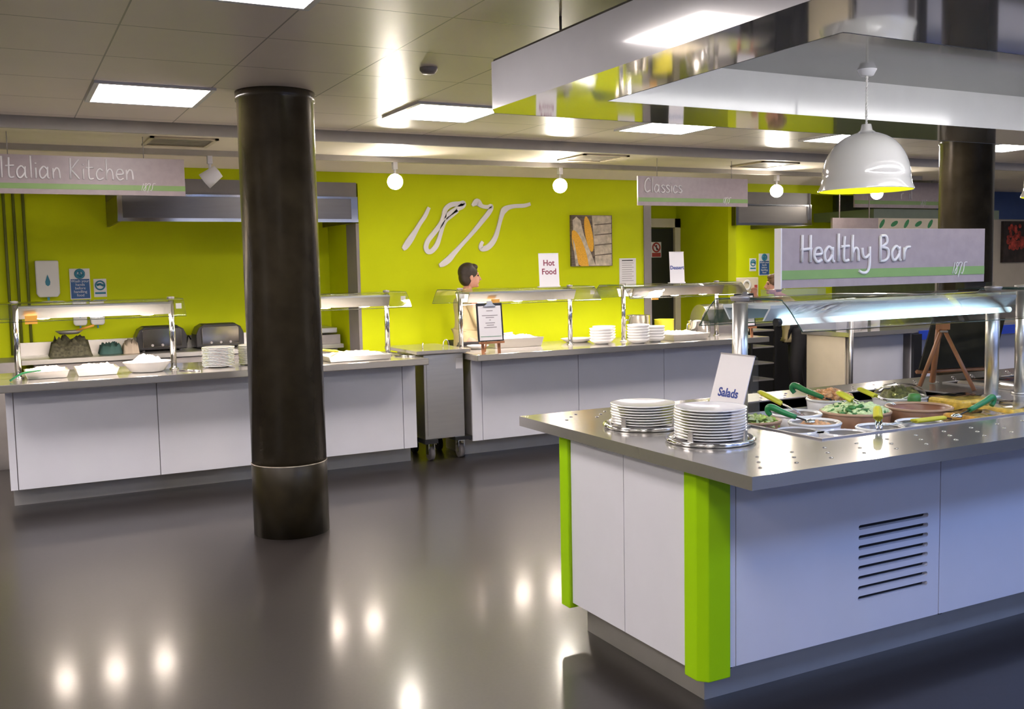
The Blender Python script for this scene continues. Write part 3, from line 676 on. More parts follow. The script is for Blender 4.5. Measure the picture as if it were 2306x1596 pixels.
# clipboards on little easels
def clipboard(x, y, z, rz, label, rows=True):
    t = thing('menu_clipboard', label, 'clipboard', (x, y, z+0.1), 'menu clipboards')
    M = tiltM(x, y, z, rz, -0.10)
    MB(M).box(-0.125, 0.125, 0, 0.006, 0.105, 0.435).build('board', m_black, t, bevel=0.004)
    ms = MB(M).box(-0.108, 0.108, -0.003, -0.0005, 0.115, 0.41).build('menu_sheet', m_paper, t)
    MB(M).prism([(-0.06, 0.405), (-0.03, 0.425), (-0.022, 0.45), (0.022, 0.45), (0.03, 0.425), (0.06, 0.405)], 1, -0.016, -0.003).build('spring_clip', m_steel, t)
    mb = MB(M)
    for k, (z2, w2) in enumerate(((0.365, 0.03), (0.325, 0.075), (0.307, 0.04), (0.285, 0.008), (0.26, 0.045), (0.242, 0.035), (0.222, 0.06))):
        mb.box(-w2, w2, -0.0042, -0.003, z2, z2+0.006)
    mb.build('printed_lines', m_text, ms)
    MB(M).box(-0.10, 0.10, -0.0042, -0.003, 0.145, 0.149).build('green_rule', m_greenh, ms)
    e = thing('table_easel', 'small brown wooden easel under the clipboard '+label.split('sheet ')[1], 'easel', (x, y, z), 'small wooden table easels')
    a = MB(M); a.box(-0.115, 0.115, -0.025, 0.008, 0.085, 0.103); a.build('ledge', m_wood, e)
    a = MB(M); a.box(-0.09, -0.065, 0.008, 0.02, 0.0, 0.30).build('leg', m_wood, e)
    a = MB(M); a.box(0.065, 0.09, 0.008, 0.02, 0.0, 0.30).build('leg', m_wood, e)
    a = MB(); q0 = M @ Vector((0, 0.015, 0.28)); a.tube([q0, Vector((x, y, z+0.006))+Matrix.Rotation(rz, 3, 'Z') @ Vector((0, 0.14, 0))], 0.009, 6); a.build('leg', m_wood, e)
clipboard(3.74, 7.585, 0.931, 0.0, 'black clipboard with a menu sheet by the banquet trolley')
clipboard(6.57, 7.60, 0.931, 0.0, 'black clipboard with a menu sheet at the far end of the counter')

# steel food pans, dishes, pots on the counters
def gn_pan(x0, x1, y0, y1, z, h, label, food, lab2, m=m_steel, slot=0.0, heap=0.03):
    t = thing('food_tray', label, 'food tray', ((x0+x1)/2, (y0+y1)/2, z), 'hot food trays')
    mb = MB(); i = 0.02
    b = [(x0+i, y0+i), (x1-i, y0+i), (x1-i, y1-i), (x0+i, y1-i)]; tt = [(x0, y0), (x1, y0), (x1, y1), (x0, y1)]
    b2 = [(x0+i+.01, y0+i+.01), (x1-i-.01, y0+i+.01), (x1-i-.01, y1-i-.01), (x0+i+.01, y1-i-.01)]; t2 = [(x0+.012, y0+.012), (x1-.012, y0+.012), (x1-.012, y1-.012), (x0+.012, y1-.012)]
    A = [mb.V((*p, z)) for p in b]; B = [mb.V((*p, z+h)) for p in tt]; C2 = [mb.V((*p, z+h)) for p in t2]; D = [mb.V((*p, z+0.005)) for p in b2]
    mb.Fc(A[::-1])
    for P_, Q in ((A, B), (B, C2), (C2, D)):
        for k in range(4): mb.Fc([P_[k], P_[(k+1)%4], Q[(k+1)%4], Q[k]])
    mb.Fc(D); mb.build('tray_body', m, t, bevel=0.004)
    r = random.Random(len(label))
    f = MB(); nx, ny = 18, 10; rows = []
    for j in range(ny+1):
        row = []
        for i2 in range(nx+1):
            u, v = i2/nx, j/ny; e = min(u, 1-u, v, 1-v)*6; e = min(1, e)
            row.append(f.V((x0+.02+(x1-x0-.04)*u, y0+.02+(y1-y0-.04)*v, z+h-0.012+e*heap*(0.4+0.9*r.random()))))
        rows.append(row)
    for j in range(ny):
        for i2 in range(nx): f.Fc([rows[j][i2], rows[j][i2+1], rows[j+1][i2+1], rows[j+1][i2]], True)
    f.build('cooked_food', food, label=lab2, cat='food', kind='stuff', norm=False)
    return t
gn_pan(0.135, 0.43, 7.80, 8.12, 0.931, 0.055, 'steel food tray nearest the start of the left counter', m_hot, 'pale baked food in the tray nearest the start of the counter')
gn_pan(0.47, 0.77, 7.80, 8.12, 0.931, 0.055, 'steel food tray between the other tray and the white oval dish', m_hot, 'pale baked food in the tray beside the white dish')
gn_pan(2.32, 2.86, 7.66, 8.05, 0.931, 0.045, 'steel food tray beside the near dark column', m_hot, 'pale cooked food in the tray by the near column')
gn_pan(5.72, 6.16, 7.66, 8.06, 0.931, 0.06, 'shallow steel dessert tray beside the stacked bowls', m_hot, 'baked dessert filling the tray under the Dessert card')
gn_pan(3.98, 4.50, 8.02, 8.36, 0.931, 0.085, 'deep steel tray behind the menu clipboard', m_china, 'white mash heaped in the deep tray behind the clipboard', heap=0.03)
def oval(c, rx, ry, h, label, m, n=40, name='oval_dish', cat='dish', group=None):
    t = MB().lathe([(0, 0), (0.62, 0), (0.72, 0.008), (1.0, h), (1.02, h+0.004), (0.97, h+0.003), (0.68, 0.012), (0, 0.010)], c, n, rx, ry).build(name, m, label=label, cat=cat, group=group)
    return t
oval((0.975, 7.90, 0.931), 0.172, 0.15, 0.075, 'large white oval dish on the left counter beside the trays', m_china)
def mound(c, rx, ry, h, m, label, jag=0.3, seed=1, n=22, name='heaped_food', cat='food'):
    r = random.Random(seed); mb = MB(); k2 = 7; prev = [mb.V((c[0], c[1], c[2]+h))]
    for j in range(1, k2+1):
        q = j/k2; ring_ = []
        for k in range(n):
            a = 2*PI*k/n; ring_.append(mb.V((c[0]+rx*q*math.cos(a), c[1]+ry*q*math.sin(a), c[2]+h*(1-q*q)*(1+jag*(r.random()-.5)*2)*(0.999 if j < k2 else 0)+ (0 if j < k2 else -0.004))))
        for k in range(n):
            if len(prev) == 1: mb.Fc([prev[0], ring_[k], ring_[(k+1)%n]], True)
            else: mb.Fc([prev[k], ring_[k], ring_[(k+1)%n], prev[(k+1)%n]], True)
        prev = ring_
    return mb.build(name, m, label=label, cat=cat, kind='stuff', norm=False)
mound((0.975, 7.90, 0.985), 0.15, 0.125, 0.065, m_china, 'mashed potato heaped in the large white oval dish', 0.35, 3)
oval((4.98, 8.22, 0.931), 0.17, 0.13, 0.035, 'small white oval dish behind the sneeze guard post', m_china)
oval((3.86, 8.12, 0.931), 0.10, 0.10, 0.03, 'white bowl in front of the standing server', m_china)

# stacks: each plate and bowl is a thing of its own
ORDN = ['first', 'second', 'third', 'fourth', 'fifth', 'sixth', 'seventh', 'eighth', 'ninth', 'tenth', 'eleventh', 'twelfth', 'thirteenth', 'fourteenth', 'fifteenth', 'sixteenth']
def plate_mesh(c, R, name, m, label, cat, group, h=0.018):
    return MB().lathe([(0, 0), (R*.60, 0), (R*.62, 0.003), (R*.97, h-0.002), (R, h), (R*.99, h+0.003), (R*.95, h+0.002), (R*.64, 0.007), (0, 0.006)], c, 48).build(name, m, label=label, cat=cat, group=group)
def stack(c, R, n, dz, where, name='dinner_plate', what='white plate', cat='plate', h=0.018, group=None, shape=plate_mesh):
    first = shape(c, R, name, m_china, '', cat, group or 'stacked white plates', h)
    for k in range(n):
        pos = 'topmost' if k == n-1 else ('bottom' if k == 0 else ORDN[n-1-k]+' from the top')
        lab = ('%s, %s in the %s' if pos in ('topmost', 'bottom') else '%s, %s in the %s') % (what, pos, where)
        if k == 0: first['label'] = lab; o = first
        else:
            o = copy_tree(first, loc=(c[0]+random.uniform(-.002, .002), c[1]+random.uniform(-.002, .002), c[2]+k*dz), label=lab)
stack((1.51, 7.93, 0.931), 0.125, 13, 0.0118, 'plate stack next to the guard post', h=0.014)
stack((1.80, 7.97, 0.931), 0.125, 13, 0.0118, 'plate stack half behind the near column', h=0.014)
def bowl_mesh(c, R, name, m, label, cat, group, h=0.045):
    return MB().lathe([(0, 0), (R*.5, 0), (R*.55, 0.004), (R*.9, h*.55), (R, h), (R*.97, h+0.001), (R*.86, h*.58), (R*.5, 0.01), (0, 0.008)], c, 40).build(name, m, label=label, cat=cat, group=group)
for c, R, n, w_ in (((5.03, 7.86, 0.931), 0.115, 5, 'stack nearest the Hot Food guard'), ((5.22, 8.11, 0.931), 0.115, 5, 'second stack from the Hot Food guard'), ((5.34, 7.70, 0.931), 0.11, 6, 'foremost tallest stack'), ((5.57, 7.76, 0.931), 0.10, 5, 'stack beside the dessert tray')):
    stack(c, R, n, 0.026, w_, 'soup_bowl', 'white bowl', 'bowl', 0.045, 'stacked white bowls', bowl_mesh)

# pots and jugs
def pot(c, R, h, label, m=m_chrome, name='steel_pot', handle=True, inner=0.004):
    t = thing(name, label, 'pot', c, None)
    MB().lathe([(0, 0), (R*.96, 0), (R, 0.01), (R, h), (R+0.006, h+0.003), (R-inner, h), (R-inner, 0.012), (0, 0.01)], c, 32).build('pot_body', m, t)
    if handle:
        MB().tube(smooth_pts([(c[0]-R, c[1], c[2]+h*.8), (c[0]-R-.03, c[1], c[2]+h*.8), (c[0]-R-.035, c[1], c[2]+h*.4), (c[0]-R, c[1], c[2]+h*.35)], 4), 0.006, 8).build('handle', m, t)
    return t
pot((6.29, 8.0, 0.931), 0.115, 0.16, 'round steel sauce pot under the end of the Dessert guard')
pot((5.72, 8.25, 0.931), 0.12, 0.23, 'tall steel pot behind the stacked bowls')
pot((6.10, 8.33, 0.931), 0.10, 0.17, 'yellow glazed pot behind the dessert tray', m_yel, 'sauce_pot', False)
ld = thing('soup_ladle', 'black ladle leaning out of the round steel sauce pot', 'ladle', (6.30, 8.0, 0.95))
MB().tube([(6.30, 8.0, 0.97), (6.33, 7.99, 1.13), (6.38, 7.98, 1.22), (6.44, 7.98, 1.24)], 0.006, 8).build('handle', m_black, ld)
MB().ball((6.29, 8.0, 0.965), 0.03, 14, 8, (1, 1, .7)).build('ladle_cup', m_chrome, ld)
# tongs
def tongs(label, A, B, spread, m, tipm=m_chrome, wv=None, group='serving tongs', name='serving_tongs'):
    """A: hinge end, B: tips; two arms"""
    A = Vector(A); B = Vector(B); d = B-A; s = Vector(wv) if wv else d.cross(Vector((0, 0, 1))).normalized()
    t = thing(name, label, 'tongs', A, group)
    for sg in (-1, 1):
        mid = A+d*0.45+s*spread*0.5*sg; tip = B+s*spread*0.6*sg
        MB().tube(smooth_pts([A, A+d*.08+s*spread*0.35*sg, mid], 5), 0.0165, 8, flat=0.55).build('handle', m, t)
        MB().tube([mid-d*0.02, A+d*.8+s*spread*0.65*sg, tip], [0.009, 0.007, 0.005], 8, flat=0.4).build('steel_arm', tipm, t)
    return t
tongs('yellow handled tongs lying on the food tray by the near column', (2.28, 7.80, 1.03), (2.62, 7.80, 0.985), 0.05, m_yel)
MB().tube(smooth_pts([(2.20, 7.86, 0.94), (2.24, 7.84, 0.99), (2.30, 7.82, 1.02), (2.26, 7.8, 0.94)], 4), 0.008, 8).build('serving_spoon', m_yel, label='yellow serving spoon standing beside the tongs by the near column', cat='spoon')
MB().tube(smooth_pts([(0.04, 7.72, 0.94), (0.12, 7.74, 0.985), (0.24, 7.76, 1.0)], 4), [0.012]*9, 8, flat=.6).build('serving_spoon', m_greenh, label='green handled serving spoon lying at the start of the left counter', cat='spoon')
for i, (x, y, lb) in enumerate(((1.25, 7.72, 'steel knife lying between the white dish and the plate stacks'), (3.02, 7.80, 'steel knife lying at the corner of the counter by the trolley'))):
    MB().tube([(x-0.06, y+0.07, 0.936), (x+0.07, y-0.07, 0.936)], 0.006, 8).build('table_knife', m_chrome, label=lb, cat='knife')

# chafing machine near the end of the middle counter
t = thing('roll_top_server', 'steel roll-top food server behind the far menu clipboard', 'food server', (7.0, 8.72, 0.0))
MB().box(6.84, 7.20, 8.54, 8.90, 0.0, 0.98).build('base_cabinet', m_dsteel, t)
MB().prism([(8.72+0.17*math.cos(a), 1.0+0.22*math.sin(a)) for a in [PI*k/14 for k in range(15)]], 0, 6.86, 7.18).build('curved_lid', m_steel, t)
MB().box(6.85, 7.19, 8.55, 8.89, 0.98, 1.0).build('rim', m_chrome, t)

# ------------------------------------------------------------------ banquet trolley between the counters
t = thing('banquet_trolley', 'stainless steel banquet trolley parked between the two white counters', 'trolley', (3.37, 8.1, 0))
MB().box(3.19, 3.565, 7.80, 8.42, 0.20, 0.935).build('cabinet', m_steel, t, bevel=0.006)
MB().box(3.10, 3.60, 7.72, 8.50, 0.945, 0.975).box(3.14, 3.58, 7.76, 8.46, 0.935, 0.945).build('top', m_top, t, bevel=0.004)
MB().box(3.215, 3.545, 7.794, 7.80, 0.23, 0.90).build('door_panel', m_steel, t)
MB().box(3.49, 3.55, 7.79, 7.794, 0.80, 0.89).build('label_sheet', m_paper, t)
fr = MB()
fr.box(3.18, 3.30, 7.78, 8.44, 0.165, 0.20).box(3.46, 3.62, 7.77, 8.44, 0.175, 0.205).build('bumper_frame', m_black, t)
for i, (x, y) in enumerate(((3.28, 7.91), (3.56, 7.90), (3.30, 8.34), (3.54, 8.34))):
    c = MB(); c.cyl((x-0.02, y, 0.06), (x+0.02, y, 0.06), 0.06, 24).build('wheel', m_dark if i > 1 else m_grey, t)
    f = MB(); f.box(x-0.03, x-0.023, y-0.03, y+0.03, 0.05, 0.15).box(x+0.023, x+0.03, y-0.03, y+0.03, 0.05, 0.15).box(x-0.03, x+0.03, y-0.03, y+0.03, 0.15, 0.17).build('caster_fork', m_chrome, t)
MB().tube(smooth_pts([(3.44, 7.95, 0.976), (3.45, 7.95, 1.03), (3.47, 7.95, 1.045), (3.49, 7.95, 1.03), (3.50, 7.95, 0.976)], 4), 0.004, 8).build('lift_handle', m_chrome, t)
MB().cyl((3.25, 7.95, 0.976), (3.25, 7.95, 1.03), 0.005, 8).build('peg', m_chrome, t)

# ------------------------------------------------------------------ left kitchen bay
t = thing('back_counter', 'steel kitchen worktop along the green wall under the toasters', 'worktop', (1.6, 9.9, 0))
MB().box(0.15, 3.05, 9.55, 10.19, 0.90, 0.94).build('top', m_steel, t)
MB().box(0.25, 3.0, 9.60, 10.15, 0.0, 0.90).build('cupboard', m_dsteel, t)
MB().box(0.15, 3.05, 10.15, 10.19, 0.94, 1.06).build('upstand', m_steel, t)
MB().box(-1.5, 0.10, 9.55, 10.19, 0.0, 0.93).build('side_counter', m_dsteel, label='grey steel counter in the corner below the wall pipes', cat='counter')
def toaster(x0, x1, y0, y1, z, label):
    t = thing('toaster', label, 'toaster', ((x0+x1)/2, y0, z), 'steel toasters')
    h = 0.235; w = x1-x0
    prof = [(x0, z+0.015), (x1, z+0.015), (x1, z+h*.6), (x1-0.03, z+h*.88), (x1-0.08, z+h), (x0+0.08, z+h), (x0+0.03, z+h*.88), (x0, z+h*.6)]
    MB().prism([(p, q) for p, q in prof], 1, y0+0.015, y1-0.015).build('end_casing', m_black, t, bevel=0.01)
    MB().prism([(x0+0.05, z+0.04), (x1-0.05, z+0.04), (x1-0.05, z+h-0.035), (x1-0.07, z+h-0.02), (x0+0.07, z+h-0.02), (x0+0.05, z+h-0.035)], 1, y0, y0+0.015).build('chrome_front', m_dchrome, t, bevel=0.006)
    MB().box(x0+0.07, x1-0.07, y0+0.06, y0+0.10, z+h, z+h+0.002).box(x0+0.07, x1-0.07, y0+0.14, y0+0.18, z+h, z+h+0.002).build('bread_slots', m_dark, t)
    for k in (0.3, 0.5, 0.7): MB().cyl((x0+w*k, y0-0.012, z+0.06), (x0+w*k, y0, z+0.06), 0.012, 12).build('dial', m_dsteel, t)
    f = MB()
    for a in (x0+0.05, x1-0.07): f.box(a, a+0.02, y0+0.04, y1-0.04, z, z+0.015)
    f.build('feet', m_black, t)
toaster(1.13, 1.585, 9.80, 10.10, 0.941, 'black and chrome toaster seen through the sneeze guard post')
toaster(1.67, 2.125, 9.80, 10.10, 0.941, 'black and chrome toaster beside the near dark column')
MB().tube(smooth_pts([(1.585, 10.0, 0.96), (1.62, 10.05, 1.0), (1.64, 10.1, 1.06), (1.67, 10.12, 1.02)], 5), 0.006, 8).build('power_cord', m_black, label='black power cord looping between the two toasters', cat='cord')
def crumpled(x0, x1, y0, y1, z, h, m, label, seed, name, cat):
    r = random.Random(seed); mb = MB(); n = 12; rows = []
    for j in range(n+1):
        row = []
        for i in range(n+1):
            u, v = i/n, j/n; e = min(1, min(u, 1-u, v, 1-v)*9)
            row.append(mb.V((x0+(x1-x0)*u, y0+(y1-y0)*v, z+0.002+e*h*(0.45+0.55*r.random()))))
        rows.append(row)
    for j in range(n):
        for i in range(n): mb.Fc([rows[j][i], rows[j][i+1], rows[j+1][i+1], rows[j+1][i]], True)
    return mb.build(name, m, label=label, cat=cat, norm=False)
crumpled(0.80, 1.00, 9.75, 10.0, 0.94, 0.11, mat('teal cloth', (0.05, 0.12, 0.11), 0.8), 'crumpled dark teal cloth on the kitchen worktop', 4, 'cleaning_cloth', 'cloth')
crumpled(1.0, 1.14, 9.70, 9.95, 0.94, 0.13, m_beige, 'crumpled pale cloth against the first toaster', 5, 'tea_towel', 'cloth')
crumpled(0.38, 0.74, 9.72, 10.05, 0.94, 0.19, mat('olive sack', (0.09, 0.085, 0.05), 0.7, var=0.6, scale=40), 'heap of dark olive bags below the soap dispensers', 9, 'bag_heap', 'bags')
wk = thing('wok_pan', 'dark pan with orange handle lying on the bags under the dispensers', 'pan', (0.58, 9.9, 1.13))
MB().lathe([(0, 0), (0.08, 0.0), (0.12, 0.03), (0.115, 0.03), (0, 0.006)], (0.56, 9.88, 1.14), 24).build('pan_body', m_dsteel, wk)
MB().tube([(0.62, 9.84, 1.17), (0.76, 9.76, 1.215)], 0.011, 8).build('handle', m_orange, wk)
t = thing('countertop_grill', 'grey steel countertop grill beside the near column', 'grill', (2.95, 9.8, 0.94))
MB().box(2.70, 3.04, 9.62, 10.1, 0.941, 1.03).build('grill_base', m_dsteel, t)
MB().box(2.68, 3.02, 9.64, 10.1, 1.045, 1.10).build('grill_lid', m_steel, t, bevel=0.008)
t = thing('drinks_urn', 'dark drinks urn on the kitchen worktop beside the near column', 'urn', (2.75, 9.95, 1.101))
MB().lathe([(0, 0), (0.10, 0), (0.10, 0.26), (0.07, 0.31), (0, 0.32)], (2.72, 9.98, 1.101), 24).build('urn_body', m_black, t)
MB().ball((2.72, 9.98, 1.435), 0.018).build('lid_knob', m_dsteel, t)

# ------------------------------------------------------------------ salad island
ZT = 0.96
t = thing('salad_island', 'white and lime panelled salad bar island with steel worktop and sunken wells', 'salad bar', (4.3, 3.3, 0))
XE = 6.9
MB().box(2.30, XE-0.1, 2.90, 3.74, 0, 0.158).build('plinth', m_plinth, t)
sc_ = MB()
for x, y in ((2.298, 3.0), (2.298, 3.65)): sc_.box(x-0.003, x, y-0.012, y+0.012, 0.10, 0.12)
for x in (2.42, 3.6, 4.8): sc_.box(x-0.012, x+0.012, 2.897, 2.90, 0.10, 0.12)
sc_.build('screw_caps', m_dark, t)
MB().box(2.225, XE-0.05, 2.815, 3.775, 0.158, 0.80).box(2.225, 2.80, 2.815, 3.775, 0.80, 0.908).build('carcass', m_seam, t)
for a, b2 in ((2.875, 3.284), (3.289, 3.70)): MB().box(2.20, 2.224, a, b2, 0.16, 0.912).build('end_panel', m_white, t)
# front panels, one with a slotted grille
m_frontp = m_white
def panel_with_slots(x0, x1, z0, z1, y, th, slots):
    mb = MB(); sx0, sx1 = slots[0][0], slots[0][1]
    mb.box(x0, sx0, y, y+th, z0, z1).box(sx1, x1, y, y+th, z0, z1)
    zz = z0
    for (a, b2, c, d_) in sorted(slots, key=lambda q: q[2]):
        mb.box(sx0, sx1, y, y+th, zz, c); zz = d_
        r_ = (d_-c)/2                       # rounded slot ends
        for (xe, sg) in ((sx0, 1), (sx1, -1)):
            for (zc_, s2) in ((c, 1), (d_, -1)):
                pts = [(xe, zc_)]+[(xe+sg*r_*(1-math.sin(q)), zc_+s2*r_*(1-math.cos(q))) for q in [PI/2*k/5 for k in range(6)]]
                mb.prism(pts, 1, y, y+th)
    mb.box(sx0, sx1, y, y+th, zz, z1)
    return mb
slots = [(2.985, 3.385, 0.297+0.0415*k, 0.297+0.0415*k+0.019) for k in range(8)]
panel_with_slots(2.362, 3.453, 0.16, 0.912, 2.79, 0.024, slots).build('slotted_front_panel', m_white, t)
MB().box(2.98, 3.39, 2.8142, 2.8148, 0.28, 0.62).build('grille_backing', m_dark, t)
for a, b2 in ((2.318, 2.358), (3.458, 4.59), (4.595, 5.73), (5.735, XE-0.06)): MB().box(a, b2, 2.79, 2.814, 0.16, 0.912).build('front_panel', m_white, t)
for a, b2 in ((2.32, 3.45), (3.46, 4.59), (4.60, XE-0.06)): MB().box(a, b2, 3.776, 3.80, 0.16, 0.912).build('rear_panel', m_white, t)
for (yy0, yy1, sg) in ((2.765, 2.872, 1), (3.704, 3.81, -1)):
    ya, yb_ = (yy0, yy1) if sg == 1 else (yy1, yy0)
    poly = [(2.185, yb_), (2.185, ya+sg*0.035), (2.215, ya), (2.315, ya), (2.315, yb_)]
    MB().prism(poly, 2, 0.135, 0.913).build('corner_post', m_greenp, t, bevel=0.004)
WX = (2.145, XE); WYY = (2.455, 4.075)
mb = MB(); z0 = 0.914
def plate_holes(mb, x0, x1, y0, y1, hx, hy0, hy1, za, zb):
    mb.box(x0, x1, y0, hy0, za, zb).box(x0, x1, hy1, y1, za, zb)
    px = x0
    for a, b2 in hx: mb.box(px, a, hy0, hy1, za, zb); px = b2
    mb.box(px, x1, hy0, hy1, za, zb)
WELLS = [(2.835, 4.335), (4.72, 6.25)]
plate_holes(mb, WX[0], WX[1], WYY[0], WYY[1], WELLS, 2.84, 3.79, z0, ZT)
for k in range(27):
    bx = 2.267+0.1635*k
    for dx, yy in ((0, 2.555), (0.062, 2.633), (0.124, 2.71)):
        mb.lathe([(0.009, 0), (0.007, 0.0025), (0, 0.0035)], (bx+dx, yy, ZT), 12)
    if k % 1 == 0:
        for dx, yy in ((0, 3.845), (0.062, 3.91), (0.124, 3.97)): mb.lathe([(0.009, 0), (0.007, 0.0025), (0, 0.0035)], (bx+dx, yy, ZT), 12)
mb.build('worktop', m_top, t)
for a, b2 in WELLS:
    mb = MB()
    mb.box(a-0.012, a, 2.828, 3.802, 0.80, ZT+0.006).box(b2, b2+0.012, 2.828, 3.802, 0.80, ZT+0.006).box(a, b2, 2.828, 2.84, 0.80, ZT+0.006).box(a, b2, 3.79, 3.802, 0.80, ZT+0.006).box(a, b2, 2.84, 3.79, 0.80, 0.815)
    mb.build('sunken_well', m_dsteel, t)

gantry('lit glass sneeze guard over the first well of the salad island', 2.79, 4.41, 3.27, ZT, 1.50, 2.83, 4.42, (2.79, 4.41), (), r=0.033, kind='tube', group='island sneeze guards')
gantry('lit glass sneeze guard over the second well of the salad island', 4.64, 6.30, 3.27, ZT, 1.50, 4.60, 6.34, (4.64, 6.30), (), r=0.033, kind='tube', group='island sneeze guards')
# Healthy Bar sign on the glass
t = thing('healthy_bar_sign', 'mauve board lettered Healthy Bar standing on the island sneeze guard', 'sign', (3.67, 3.27, 1.507))
bd = MB().box(3.005, 4.325, 3.26, 3.29, 1.543, 1.802).build('sign_board', m_mauve, t, bevel=0.001)
MB().box(3.007, 4.323, 3.258, 3.26, 1.580, 1.620).build('green_stripe', m_stripe, bd)
write('Healthy Bar', T(3.115, 3.256, 1.655), 0.118, 0.0070, bd, narrow=1.08)
write('1875', T(4.09, 3.256, 1.585), 0.055, 0.0022, bd, name='small_numerals')
MB().box(3.002, 3.008, 3.255, 3.295, 1.54, 1.802).build('pale_edge', m_letter, t)
for a, b2 in ((2.93, 3.26), (4.17, 4.39)): MB().box(a, b2, 3.25, 3.30, 1.508, 1.54).build('clear_foot', m_film, t)

# Salads card
t = thing('salads_card', 'tall white card reading Salads leaning beside the plate dispensers', 'sign card', (2.63, 3.20, ZT))
zax = Vector((0.10, 0.0, 0.318)).normalized(); xax = Vector((0, -1, 0)); yax = zax.cross(xax)
Mc = Matrix((( xax.x, yax.x, zax.x, 2.63), (xax.y, yax.y, zax.y, 3.21), (xax.z, yax.z, zax.z, ZT+0.006), (0, 0, 0, 1)))
cs = MB(Mc).box(-0.105, 0.105, -0.002, 0.002, 0.0, 0.322).build('card_sheet', m_paper, t)
mb = MB(); text_into(mb, 'Salads', 0.052, Mc @ T(0, -0.0028, 0.142) @ FRONT, bold=0.0012); mb.build('lettering', m_ink, cs)
MB(Mc).box(-0.107, 0.107, -0.004, 0.004, 0.320, 0.326).box(-0.11, 0.11, -0.006, 0.006, -0.004, 0.004).build('clear_holder', m_dsteel, t)
MB().prism([(2.735, 1.27), (2.739, 1.27), (2.752, ZT+0.001), (2.748, ZT+0.001)], 1, 3.10, 3.21).build('rear_strut', m_film, t)

# plate dispensers with plates
for cx_, cy_, n, lab, w_ in ((2.45, 3.50, 8, 'round steel plate dispenser ring farther from the island corner', 'shorter stack on the salad island'), (2.46, 3.06, 11, 'round steel plate dispenser ring nearer the island corner', 'taller stack on the salad island')):
    t = thing('plate_dispenser', lab, 'plate dispenser', (cx_, cy_, ZT), 'plate dispensers')
    MB().lathe([(0.135, 0.001), (0.172, 0.001), (0.178, 0.010), (0.174, 0.018), (0.165, 0.020), (0.155, 0.012), (0.135, 0.010), (0.135, 0.001)], (cx_, cy_, ZT), 56).build('ring', m_chrome, t)
    MB().lathe([(0, 0.001), (0.135, 0.001), (0.135, 0.006), (0, 0.006)], (cx_, cy_, ZT), 40).build('lift_plate', m_dsteel, t)
    for k in range(4):
        a = math.radians(-68+90*k); ca, sa = math.cos(a), math.sin(a); R_ = 0.152
        M = T(cx_+R_*ca, cy_+R_*sa, ZT) @ Matrix.Rotation(a, 4, 'Z')
        MB(M).prism([(-0.012, 0.008), (0.012, 0.008), (0.009, 0.055), (-0.009, 0.055)], 0, -0.003, 0.003).build('guide_post', m_steel, t)
    dz = 0.0112
    stack((cx_, cy_, ZT+0.007), 0.142, n, dz, w_, h=0.016, group='plates on the salad island')

# bowls and food in the first well
ZW = 0.816
def bowl(c, rx, ry, h, label, mo, mi_, name='salad_bowl', group='salad bowls', th=0.008):
    t = thing(name, label, 'bowl', c, group)
    MB().lathe([(0, 0), (rx*.72, 0), (rx*.85, 0.012), (rx-0.006, h*.6), (rx, h-0.003), (rx-th*.5, h)], c, 48, 1, ry/rx).build('outer_wall', mo, t)
    MB().lathe([(rx-th*.5, h), (rx-th, h-0.003), (rx-th-0.008, h*.6), (rx*.7, 0.016), (0, 0.012)], c, 48, 1, ry/rx).build('inner_wall', mi_, t)
    MB().lathe([(rx-th-.003, h-0.004), (rx-th*.8, h+0.003), (rx-th*.3, h+0.005), (rx+.004, h+0.001), (rx+.003, h-0.007), (rx-0.001, h-0.008)], c, 48, 1, ry/rx).build('rolled_rim', m_rimb if mo is m_bowlb else mo, t)
    return t
def flange_pot(c, s, r, z, depth, label):
    t = thing('relish_pot', label, 'pot', (c[0], c[1], z), 'white relish pots in the well')
    mb = MB(); n = 32
    sq = []
    for k in range(n):
        a = 2*PI*k/n; m_ = max(abs(math.cos(a)), abs(math.sin(a))); sq.append((c[0]+s*math.cos(a)/m_, c[1]+s*math.sin(a)/m_))
    O0 = [mb.V((*p, z-0.03)) for p in sq]; O1 = [mb.V((*p, z)) for p in sq]
    R1 = [mb.V((c[0]+(r+.006)*math.cos(2*PI*k/n), c[1]+(r+.006)*math.sin(2*PI*k/n), z)) for k in range(n)]
    R2 = [mb.V((c[0]+(r+.003)*math.cos(2*PI*k/n), c[1]+(r+.003)*math.sin(2*PI*k/n), z+0.006)) for k in range(n)]
    R3 = [mb.V((c[0]+r*math.cos(2*PI*k/n), c[1]+r*math.sin(2*PI*k/n), z)) for k in range(n)]
    for A, B in ((O0, O1), (O1, R1), (R1, R2), (R2, R3)):
        for k in range(n): mb.Fc([A[k], A[(k+1)%n], B[(k+1)%n], B[k]])
    mb.build('square_flange', m_china, t)
    MB().lathe([(r, 0), (r*.96, -depth), (0, -depth)], (c[0], c[1], z), n).build('pot_lining', m_bowlg, t)
flange_pot((2.935, 3.085), 0.092, 0.078, 0.950, 0.07, 'empty white relish pot nearest the island end of the first well')
flange_pot((3.06, 2.935), 0.090, 0.080, 0.950, 0.07, 'empty white relish pot at the front corner of the first well')
bowl((2.99, 3.42, ZW), 0.125, 0.125, 0.135, 'brown bowl of lettuce half behind the plates', m_bowlb, m_bowlb)
bowl((3.285, 3.46, ZW), 0.118, 0.118, 0.135, 'white rimmed grey bowl of tomato salsa', m_china, m_bowlg)
bowl((3.165, 3.215, ZW), 0.112, 0.112, 0.135, 'white bowl of grated carrot at the front of the first well', m_china, m_bowlg)
bowl((3.565, 3.36, ZW), 0.160, 0.160, 0.135, 'brown bowl of chopped cucumber salad', m_bowlb, m_bowlb)
